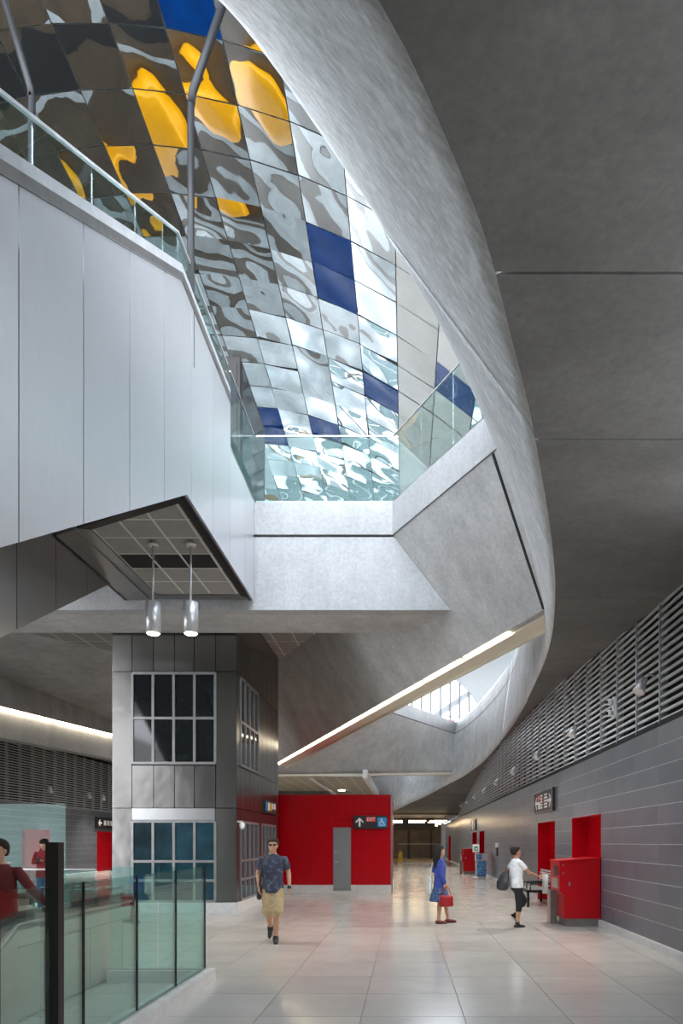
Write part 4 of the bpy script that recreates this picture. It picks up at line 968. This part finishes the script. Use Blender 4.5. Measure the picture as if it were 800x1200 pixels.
class Form:
    """collects closed shells, then fuses them into one continuous surface"""
    def __init__(s): s.V, s.F = [], []
    def add(s, V, F): n = len(s.V); s.V += [Vector(v) for v in V]; s.F += [tuple(i+n for i in f) for f in F]
    def tube(s, pts, rad, n=12):
        # rounded ends: small extra rings
        pts = [Vector(p) for p in pts]; rad = list(rad) if isinstance(rad, (list, tuple)) else [rad]*len(pts)
        d0 = (pts[0]-pts[1]).normalized(); d1 = (pts[-1]-pts[-2]).normalized()
        pts = [pts[0]+d0*rad[0]*.8] + pts + [pts[-1]+d1*rad[-1]*.8]; rad = [rad[0]*.45] + rad + [rad[-1]*.45]
        s.add(*tube_data(pts, rad, n))
    def stack(s, L, n=20):          # (z, cx, cy, rx, ry)
        V, F = [], []
        for z, cx_, cy_, rx, ry in L:
            for k in range(n): a = 2*PI*k/n; V.append(Vector((cx_+rx*math.cos(a), cy_+ry*math.sin(a), z)))
        for i in range(len(L)-1):
            for k in range(n): F.append((i*n+k, i*n+(k+1) % n, (i+1)*n+(k+1) % n, (i+1)*n+k))
        F.append(tuple(range(n-1, -1, -1))); F.append(tuple(range(len(V)-n, len(V)))); s.add(V, F)
    def ell(s, c, r, n=12):
        V, F = [], []; c = Vector(c)
        for i in range(1, n):
            t = PI*i/n
            for k in range(n): a = 2*PI*k/n; V.append(c+Vector((r[0]*math.sin(t)*math.cos(a), r[1]*math.sin(t)*math.sin(a), -r[2]*math.cos(t))))
        for i in range(n-2):
            for k in range(n): F.append((i*n+k, i*n+(k+1) % n, (i+1)*n+(k+1) % n, (i+1)*n+k))
        F.append(tuple(range(n-1, -1, -1))); F.append(tuple(range(len(V)-n, len(V)))); s.add(V, F)
    def box(s, x0, x1, y0, y1, z0, z1): s.add(bv(x0, x1, y0, y1, z0, z1), BF)
    def build(s, name, mat, parent, k=1.0, vox=.010, smooth=4):
        me = bpy.data.meshes.new(name); me.from_pydata([v*k for v in s.V], [], s.F); me.update()
        o = bpy.data.objects.new(name, me); COL.objects.link(o)
        if vox:
            m = o.modifiers.new('r', 'REMESH'); m.mode = 'VOXEL'; m.voxel_size = vox; m.use_smooth_shade = True
            m2 = o.modifiers.new('s', 'SMOOTH'); m2.iterations = smooth; m2.factor = .5
            dg = bpy.context.evaluated_depsgraph_get(); dg.update()
            me2 = bpy.data.meshes.new_from_object(o.evaluated_get(dg)); o.modifiers.clear(); o.data = me2; bpy.data.meshes.remove(me); me = me2; me.name = name
        for p in me.polygons: p.use_smooth = True
        me.materials.clear(); me.materials.append(M[mat])
        o.parent = parent; return o
def hand(f, wrist, d, across, curl=.5, thumb_side=1):
    w_ = Vector(wrist); d = Vector(d).normalized(); a = Vector(across); a = (a-d*a.dot(d)).normalized(); n = d.cross(a)
    for i in range(4): f.tube([w_, w_+d*.05+a*(i-1.5)*.017, w_+d*.09+a*(i-1.5)*.020], [.017, .015, .012], 8)
    for i, L in enumerate((.062, .075, .07, .055)):
        b_ = w_+d*.085+a*(i-1.5)*.021; m1 = b_+(d*math.cos(curl*.6)+n*math.sin(curl*.6))*L*.5; m2 = m1+(d*math.cos(curl*1.5)+n*math.sin(curl*1.5))*L*.5
        f.tube([b_, m1, m2], [.0095, .009, .0075], 8)
    t0 = w_+d*.03+a*thumb_side*-.03; f.tube([w_+d*.02+a*thumb_side*-.018, t0+d*.02+a*thumb_side*-.01, t0+d*.055+a*thumb_side*-.018+n*.012], [.014, .012, .009], 8)
def rotv(v, ax, ang, piv): return Matrix.Rotation(ang, 3, ax) @ (Vector(v)-Vector(piv)) + Vector(piv)
def person(name, label, loc, rz, H, arms, legs, skin, head_pitch=0.0, head_yaw=0.0, female=False, lean=0.0):
    """arms: {+1: (elbow, wrist, hand_dir), -1: ...}; legs: {s: (knee, ankle, toe_dir)}; local frame faces -y, heights for 1.75 m"""
    root = thing(name, label, 'person', loc); root.rotation_euler.z = rz; k = H/1.75
    f = Form(); sw = .165 if female else .185
    f.stack([(.84, 0, .0, .10, .08), (.90, 0, 0, .155, .105), (.98, 0, 0, .16, .11), (1.08, 0, 0, .135, .095), (1.20, 0, -.005, .145, .10), (1.32, 0, -.005, .165, .105), (1.41, 0, 0, sw*.95, .09), (1.46, 0, .005, sw*.6, .065), (1.49, 0, .005, .07, .055)])
    f.stack([(1.46, 0, .01, .058, .055), (1.54, 0, -.005, .05, .052), (1.58, 0, -.012, .05, .055)])
    for s in (1, -1):
        e, wr_, hd = arms[s]; sh = Vector((s*sw, .005, 1.405))
        f.tube([sh+Vector((-s*.04, 0, -.01)), sh, Vector(sh).lerp(Vector(e), .5), e, Vector(e).lerp(Vector(wr_), .35), wr_], [.05, .052, .046, .038, .037, .026])
        hand(f, wr_, hd, (0, 1, 0) if abs(Vector(hd).normalized().y) < .7 else (1, 0, 0), .55, s)
        kn, an, td = legs[s]; hp = Vector((s*.085, 0, .90))
        f.tube([hp, hp.lerp(Vector(kn), .45), kn, Vector(kn).lerp(Vector(an), .3), an], [.088, .078, .055, .056, .036])
        t_ = Vector(td).normalized(); a_ = Vector(an); dn = t_.cross(Vector((0, 0, 1))).cross(t_).normalized(); dn = -dn if dn.z > 0 else dn
        f.tube([a_-t_*.025+dn*.04, a_+t_*.08+dn*.05, a_+t_*.14+dn*.06], [.030, .030, .022])
    hp0 = Vector((0, 0, 1.55))
    h = Form(); hc = Vector((0, -.01, 1.632))
    h.stack([(1.632+z, 0, -.01+y, rx, ry) for z, y, rx, ry in ((-.120, -.05, .018, .022), (-.112, -.045, .036, .036), (-.085, -.03, .052, .062), (-.045, -.015, .063, .080), (0, 0, .070, .092), (.045, .006, .073, .096), (.085, .008, .062, .083), (.110, .008, .038, .05), (.118, .008, .014, .02))])
    h.ell((0, -.105, 1.622), (.011, .018, .022), 8); h.ell((0, -.098, 1.645), (.007, .012, .03), 8); h.ell((0, -.092, 1.572), (.022, .012, .006), 8); h.ell((0, -.092, 1.563), (.02, .012, .006), 8); h.ell((0, -.088, 1.662), (.05, .012, .008), 8)
    for s in (1, -1): h.ell((s*.074, .005, 1.625), (.010, .02, .032), 8)
    def turn(v): return rotv(rotv(v, 'X', -head_pitch, hp0), 'Z', head_yaw, hp0)
    f.add([turn(v) for v in h.V], h.F)
    body = f.build('body', skin, root, k, .009, 3)
    return root, k, turn
def eyes(root, k, turn):
    for s in (1, -1):
        g_ = Form(); g_.ell((s*.03, -.090, 1.637), (.012, .010, .008), 8); g_.V = [turn(v) for v in g_.V]; e = g_.build('eye', 'cloth_white', root, k, 0)
        g_ = Form(); g_.ell((s*.03, -.098, 1.637), (.006, .004, .006), 8); g_.V = [turn(v) for v in g_.V]; g_.build('iris', 'hair_black', e, k, 0)
def hair(root, k, turn, mat, long=0, vol=1.0, fringe=True):
    g_ = Form(); v_ = vol
    g_.stack([(1.632+z, 0, y, rx*v_, ry*v_) for z, y, rx, ry in ((-.06, .055, .050, .035), (-.02, .045, .072, .062), (.02, .028, .082, .082), (.06, .014, .084, .098), (.10, .006, .072, .090), (.126, .004, .045, .06), (.138, .004, .016, .02))])
    if fringe: g_.ell((0, -.078, 1.705), (.062, .03, .024), 10)
    if long:
        for s in (-1, 0, 1): g_.tube([(s*.05, .055, 1.66), (s*.065, .085, 1.55), (s*.07, .10, 1.44), (s*.055, .105, 1.66-long)], [.05, .055, .052, .03], 10)
        for s in (-1, 1): g_.tube([(s*.07, .0, 1.68), (s*.086, .02, 1.58), (s*.09, .05, 1.66-long*.75)], [.03, .032, .022], 10)
    g_.V = [turn(v) if v.z > 1.5 else v for v in g_.V]
    return g_.build('hair', mat, root, k, .009, 3)
def top(root, k, mat, arms, sleeve=.5, female=False, hem=.86, loose=1.0, name='shirt', hood=False):
    g_ = Form(); sw = .165 if female else .185; L = loose
    g_.stack([(hem, 0, 0, .175*L, .125*L), (hem+.08, 0, 0, .172*L, .123*L), (1.06, 0, 0, .155*L, .112*L), (1.20, 0, -.005, .160*L, .117*L), (1.32, 0, -.005, .180, .120), (1.40, 0, 0, sw*.98, .105), (1.45, 0, .005, sw*.68, .082), (1.485, 0, .005, .08, .068)])
    for s in (1, -1):
        e, wr_, hd = arms[s]; sh = Vector((s*sw, .005, 1.405)); e, wr_ = Vector(e), Vector(wr_)
        if sleeve <= 1: g_.tube([sh+Vector((-s*.05, 0, -.01)), sh, sh.lerp(e, sleeve*.5), sh.lerp(e, sleeve)], [.055, .060, .062, .062])
        else: g_.tube([sh+Vector((-s*.05, 0, -.01)), sh, sh.lerp(e, .5), e, e.lerp(wr_, .5), e.lerp(wr_, .96)], [.055, .060, .058, .052, .047, .038])
    if hood: g_.tube([(-.10, .02, 1.48), (-.07, .10, 1.50), (0, .125, 1.50), (.07, .10, 1.50), (.10, .02, 1.48)], [.04, .05, .055, .05, .04]); g_.box(-.10, .10, -.135, -.10, .95, 1.08)
    return g_.build(name, mat, root, k, .011, 4)
def trousers(root, k, mat, legs, length, flare=1.0, name='trousers'):
    """length 0..2: 1 = knee, 2 = ankle"""
    g_ = Form(); g_.stack([(.80, 0, 0, .12, .10), (.86, 0, 0, .172, .118), (.95, 0, 0, .172, .120), (1.0, 0, 0, .16, .112)])
    for s in (1, -1):
        kn, an, td = legs[s]; hp = Vector((s*.088, 0, .90)); kn, an = Vector(kn), Vector(an)
        if length <= 1: g_.tube([hp, hp.lerp(kn, .4), hp.lerp(kn, length)], [.10, .098*flare, .090*flare], 14)
        else: g_.tube([hp, hp.lerp(kn, .45), kn, kn.lerp(an, (length-1)*.5), kn.lerp(an, length-1)], [.10, .09, .072*flare, .066*flare, .058*flare], 14)
    return g_.build(name, mat, root, k, .011, 4)
def shoes(root, k, mat, sole, legs, low=False):
    for s in (1, -1):
        kn, an, td = legs[s]; a_ = Vector(an); t_ = Vector(td).normalized(); sd = t_.cross(Vector((0, 0, 1))).normalized()
        dn = sd.cross(t_).normalized(); dn = -dn if dn.z > 0 else dn
        g_ = Form(); top_ = .012 if low else -.015
        g_.tube([a_-t_*.045+dn*.045, a_+t_*.03+dn*.05, a_+t_*.11+dn*.06, a_+t_*.175+dn*.066], [.040, .044, .043, .030], 12)
        if not low: g_.tube([a_+dn*-.03, a_+dn*.02+t_*.01, a_+dn*.055+t_*.04], [.046, .052, .050], 12)
        o = g_.build('shoe', mat, root, k, .009, 3)
        g_ = Form(); n_ = 14; P = []
        for q in range(n_): an_ = 2*PI*q/n_; P.append(a_+t_*(.065+.135*math.cos(an_))+sd*(.045*math.sin(an_))+dn*.078)
        V = P+[p+dn*.016 for p in P]; F = [tuple(range(n_)), tuple(range(2*n_-1, n_-1, -1))]+[(i, (i+1) % n_, (i+1) % n_+n_, i+n_) for i in range(n_)]
        g_.add(V, F); g_.build('sole', sole, o, k, 0)
# --- walking man
arms = {1: ((.255, .03, 1.16), (.275, -.07, .92), (.05, -.2, -1)), -1: ((-.255, .04, 1.16), (-.225, -.05, .94), (.1, -.25, -1))}
legs = {1: ((.07, -.10, .50), (.05, -.06, .095), (.1, -1, -.02)), -1: ((-.07, -.02, .49), (-.08, .30, .24), (-.05, -.72, -.75))}
p, k, tn = person('person', 'man in navy print t-shirt, khaki shorts and sunglasses walking towards the camera', (-2.23, 11.5, 0), .08, 1.77, arms, legs, 'skin_tan')
eyes(p, k, tn); hair(p, k, tn, 'hair_black', vol=1.10); top(p, k, 'tee_print', arms, .62, name='t_shirt', loose=1.05, hem=.84); trousers(p, k, 'cloth_khaki', legs, .93, 1.12, 'shorts'); shoes(p, k, 'shoe_black', 'shoe_white', legs)
g_ = Form()
for s in (1, -1): g_.ell((s*.033, -.104, 1.637), (.029, .008, .020), 10); g_.tube([(s*.06, -.098, 1.642), (s*.08, 0, 1.645)], .004, 6)
g_.tube([(-.012, -.108, 1.645), (.012, -.108, 1.645)], .004, 6); g_.V = [tn(v) for v in g_.V]; g_.build('sunglasses', 'black_plastic', p, k, 0)
g_ = Form(); g_.tube([(.272, -.055, .950), (.275, -.068, .925)], .034, 12); g_.build('wristwatch', 'black_plastic', p, k, 0)
g_ = Form(); g_.tube([(-.13, -.10, 1.45), (-.17, -.13, 1.30), (-.20, -.12, 1.10), (-.215, -.06, .95)], .014, 8); g_.tube([(-.13, -.10, 1.45), (-.14, .0, 1.50), (-.16, .10, 1.40), (-.20, .14, 1.1)], .014, 8)
sb = thing('shoulder_bag', 'black shoulder bag hanging at the walking man\'s hip', 'bag', (-2.23, 11.5, 0)); sb.rotation_euler.z = .08
g_.build('strap', 'leather_black', sb, k, 0); g_ = Form(); g_.stack([(.72, -.235, .10, .03, .10), (.76, -.235, .10, .05, .13), (.95, -.235, .10, .045, .125), (1.0, -.23, .10, .02, .09)], 16); g_.build('pouch', 'leather_black', sb, k, .010)
# --- woman in blue cardigan
arms = {1: ((.235, .10, 1.18), (.20, -.08, 1.05), (-.3, -1, .1)), -1: ((-.215, .03, 1.16), (-.225, -.07, .92), (0, -.15, -1))}
legs = {1: ((.075, -.14, .52), (.07, -.20, .10), (0, -1, 0)), -1: ((-.075, .02, .49), (-.075, .05, .09), (0, -1, -.02))}
WB = (.72, 14.3, 0); RB = math.radians(100)
p, k, tn = person('person', 'woman with long dark hair in blue cardigan and printed skirt carrying bags', WB, RB, 1.62, arms, legs, 'skin_mid', female=True)
eyes(p, k, tn); hair(p, k, tn, 'hair_black', long=.40, vol=1.05); top(p, k, 'cloth_blue', arms, 1.5, True, .80, 1.12, 'cardigan'); shoes(p, k, 'shoe_maroon', 'shoe_black', legs, True)
g_ = Form(); g_.stack([(.50, 0, .01, .25, .24), (.53, 0, .01, .25, .24), (.66, 0, .005, .215, .20), (.80, 0, 0, .185, .15), (.92, 0, 0, .16, .115)], 24); g_.build('skirt', 'skirt_print', p, k, .011)
hb = thing('handbag', 'red handbag held low by the woman in blue', 'bag', WB); hb.rotation_euler.z = RB
g_ = Form(); cx_, cy_ = -.235, -.09
g_.stack([(.40, cx_, cy_, .055, .155), (.43, cx_, cy_, .068, .17), (.62, cx_, cy_, .05, .155), (.655, cx_, cy_, .025, .14)], 20); g_.build('pouch', 'leather_red', hb, k, .010)
g_ = Form(); g_.tube([(cx_, cy_-.10, .64)] + [(cx_, cy_-.10*math.cos(PI*q/8), .64+.20*math.sin(PI*q/8)) for q in range(1, 8)] + [(cx_, cy_+.10, .64)], .009, 8); g_.build('handle', 'leather_red', hb, k, 0)
tb = thing('tote_bag', 'white tote bag hanging behind the woman in blue', 'bag', WB); tb.rotation_euler.z = RB
g_ = Form(); g_.stack([(.66, .10, .235, .14, .035), (.70, .10, .235, .17, .06), (1.0, .10, .225, .15, .05), (1.06, .10, .22, .14, .02)], 20); g_.build('pouch', 'tote_white', tb, k, .011)
g_ = Form(); g_.tube([(.03, .22, 1.04), (.13, .15, 1.35), (.16, .06, 1.50), (.17, -.06, 1.47), (.20, -.0, 1.2), (.19, .18, 1.04)], .009, 8); g_.build('handle', 'tote_white', tb, k, 0)
# --- woman in white
arms = {-1: ((-.20, -.20, 1.18), (-.12, -.46, 1.10), (.1, -1, -.05)), 1: ((.25, .10, 1.22), (.27, -.06, 1.08), (-.1, -1, .2))}
legs = {-1: ((-.08, -.03, .50), (-.08, .02, .09), (0, -1, -.02)), 1: ((.08, -.26, .56), (.08, -.02, .27), (0, -.75, -.6))}
WW = (2.20, 13.6, 0); RW = math.radians(112)
p, k, tn = person('person', 'woman in white t-shirt and black capri trousers reaching for a newspaper', WW, RW, 1.62, arms, legs, 'skin_mid', female=True, head_pitch=.12)
eyes(p, k, tn); hair(p, k, tn, 'hair_brown', vol=1.16); top(p, k, 'cloth_white', arms, .55, True, .86, 1.14, 't_shirt'); trousers(p, k, 'cloth_black', legs, 1.35, 1.05); shoes(p, k, 'shoe_black', 'shoe_white', legs)
sb = thing('shoulder_bag', 'large slouchy black bag on the shoulder of the woman in white', 'bag', WW); sb.rotation_euler.z = RW
g_ = Form(); g_.stack([(.80, .10, .27, .10, .06), (.84, .10, .28, .18, .10), (.98, .10, .27, .19, .11), (1.12, .12, .22, .13, .08), (1.20, .13, .19, .06, .03)], 20); g_.build('pouch', 'leather_black', sb, k, .011)
g_ = Form(); g_.tube([(.08, .25, 1.12), (.13, .13, 1.36), (.14, .02, 1.505), (.16, -.09, 1.42), (.2, .0, 1.25), (.17, .16, 1.12)], .013, 8); g_.build('strap', 'leather_black', sb, k, 0)
npz = thing('newspaper', 'folded grey newspaper in the hand of the woman in white', 'newspaper', WW); npz.rotation_euler.z = RW
g_ = Form(); g_.box(-.20, -.03, -.66, -.645, .72, 1.14); g_.build('sheet', 'newsprint', npz, k, 0); g_ = Form(); g_.box(-.205, -.035, -.675, -.662, .74, 1.13); g_.build('sheet', 'newsprint', npz, k, 0)
# --- phone user in red hoodie
arms = {1: ((.26, .0, 1.18), (.075, -.25, 1.22), (-.5, -.6, .25)), -1: ((-.26, .0, 1.18), (-.075, -.25, 1.22), (.5, -.6, .25))}
legs = {1: ((.10, -.02, .50), (.11, .02, .09), (.2, -1, 0)), -1: ((-.10, -.02, .50), (-.11, .02, .09), (-.2, -1, 0))}
PH = (-8.82, 16.7, 0)
p, k, tn = person('person', 'person in red hoodie and jeans looking down at a phone behind the glass', PH, .1, 1.78, arms, legs, 'skin_light', head_pitch=-.45)
eyes(p, k, tn); hair(p, k, tn, 'hair_black', vol=1.18); top(p, k, 'cloth_red', arms, 1.5, False, .82, 1.16, 'hoodie', True); trousers(p, k, 'denim', legs, 1.96, 1.1, 'jeans'); shoes(p, k, 'shoe_black', 'shoe_white', legs)
ph = thing('phone', 'black phone held by the person in the red hoodie', 'phone', PH); ph.rotation_euler.z = .1
g_ = Form(); V = bv(-.04, .04, -.006, .006, -.075, .075); R_ = Matrix.Rotation(-.8, 3, 'X'); g_.add([R_ @ Vector(v)+Vector((0, -.37, 1.27)) for v in V], BF); g_.build('phone_case', 'black_plastic', ph, k, 0)
# --- escalator rider at the frame edge
arms = {1: ((.36, -.06, 1.20), (.55, -.12, 1.03), (.9, -.3, -.12)), -1: ((-.25, .03, 1.17), (-.26, -.08, .93), (0, -.2, -1))}
legs = {1: ((.09, -.05, .50), (.09, -.02, .09), (.1, -1, 0)), -1: ((-.09, -.02, .50), (-.10, .05, .09), (-.1, -1, 0))}
p, k, tn = person('person', 'person in dark maroon top resting a hand on the escalator handrail', (-4.40, 7.4, .022), .15, 1.70, arms, legs, 'skin_tan', head_yaw=-.3)
eyes(p, k, tn); hair(p, k, tn, 'hair_brown', vol=1.05); top(p, k, 'cloth_maroon', arms, 1.5, False, .80, 1.15, 'sweatshirt'); trousers(p, k, 'cloth_maroon', legs, 1.96, 1.1); shoes(p, k, 'shoe_black', 'shoe_black', legs)
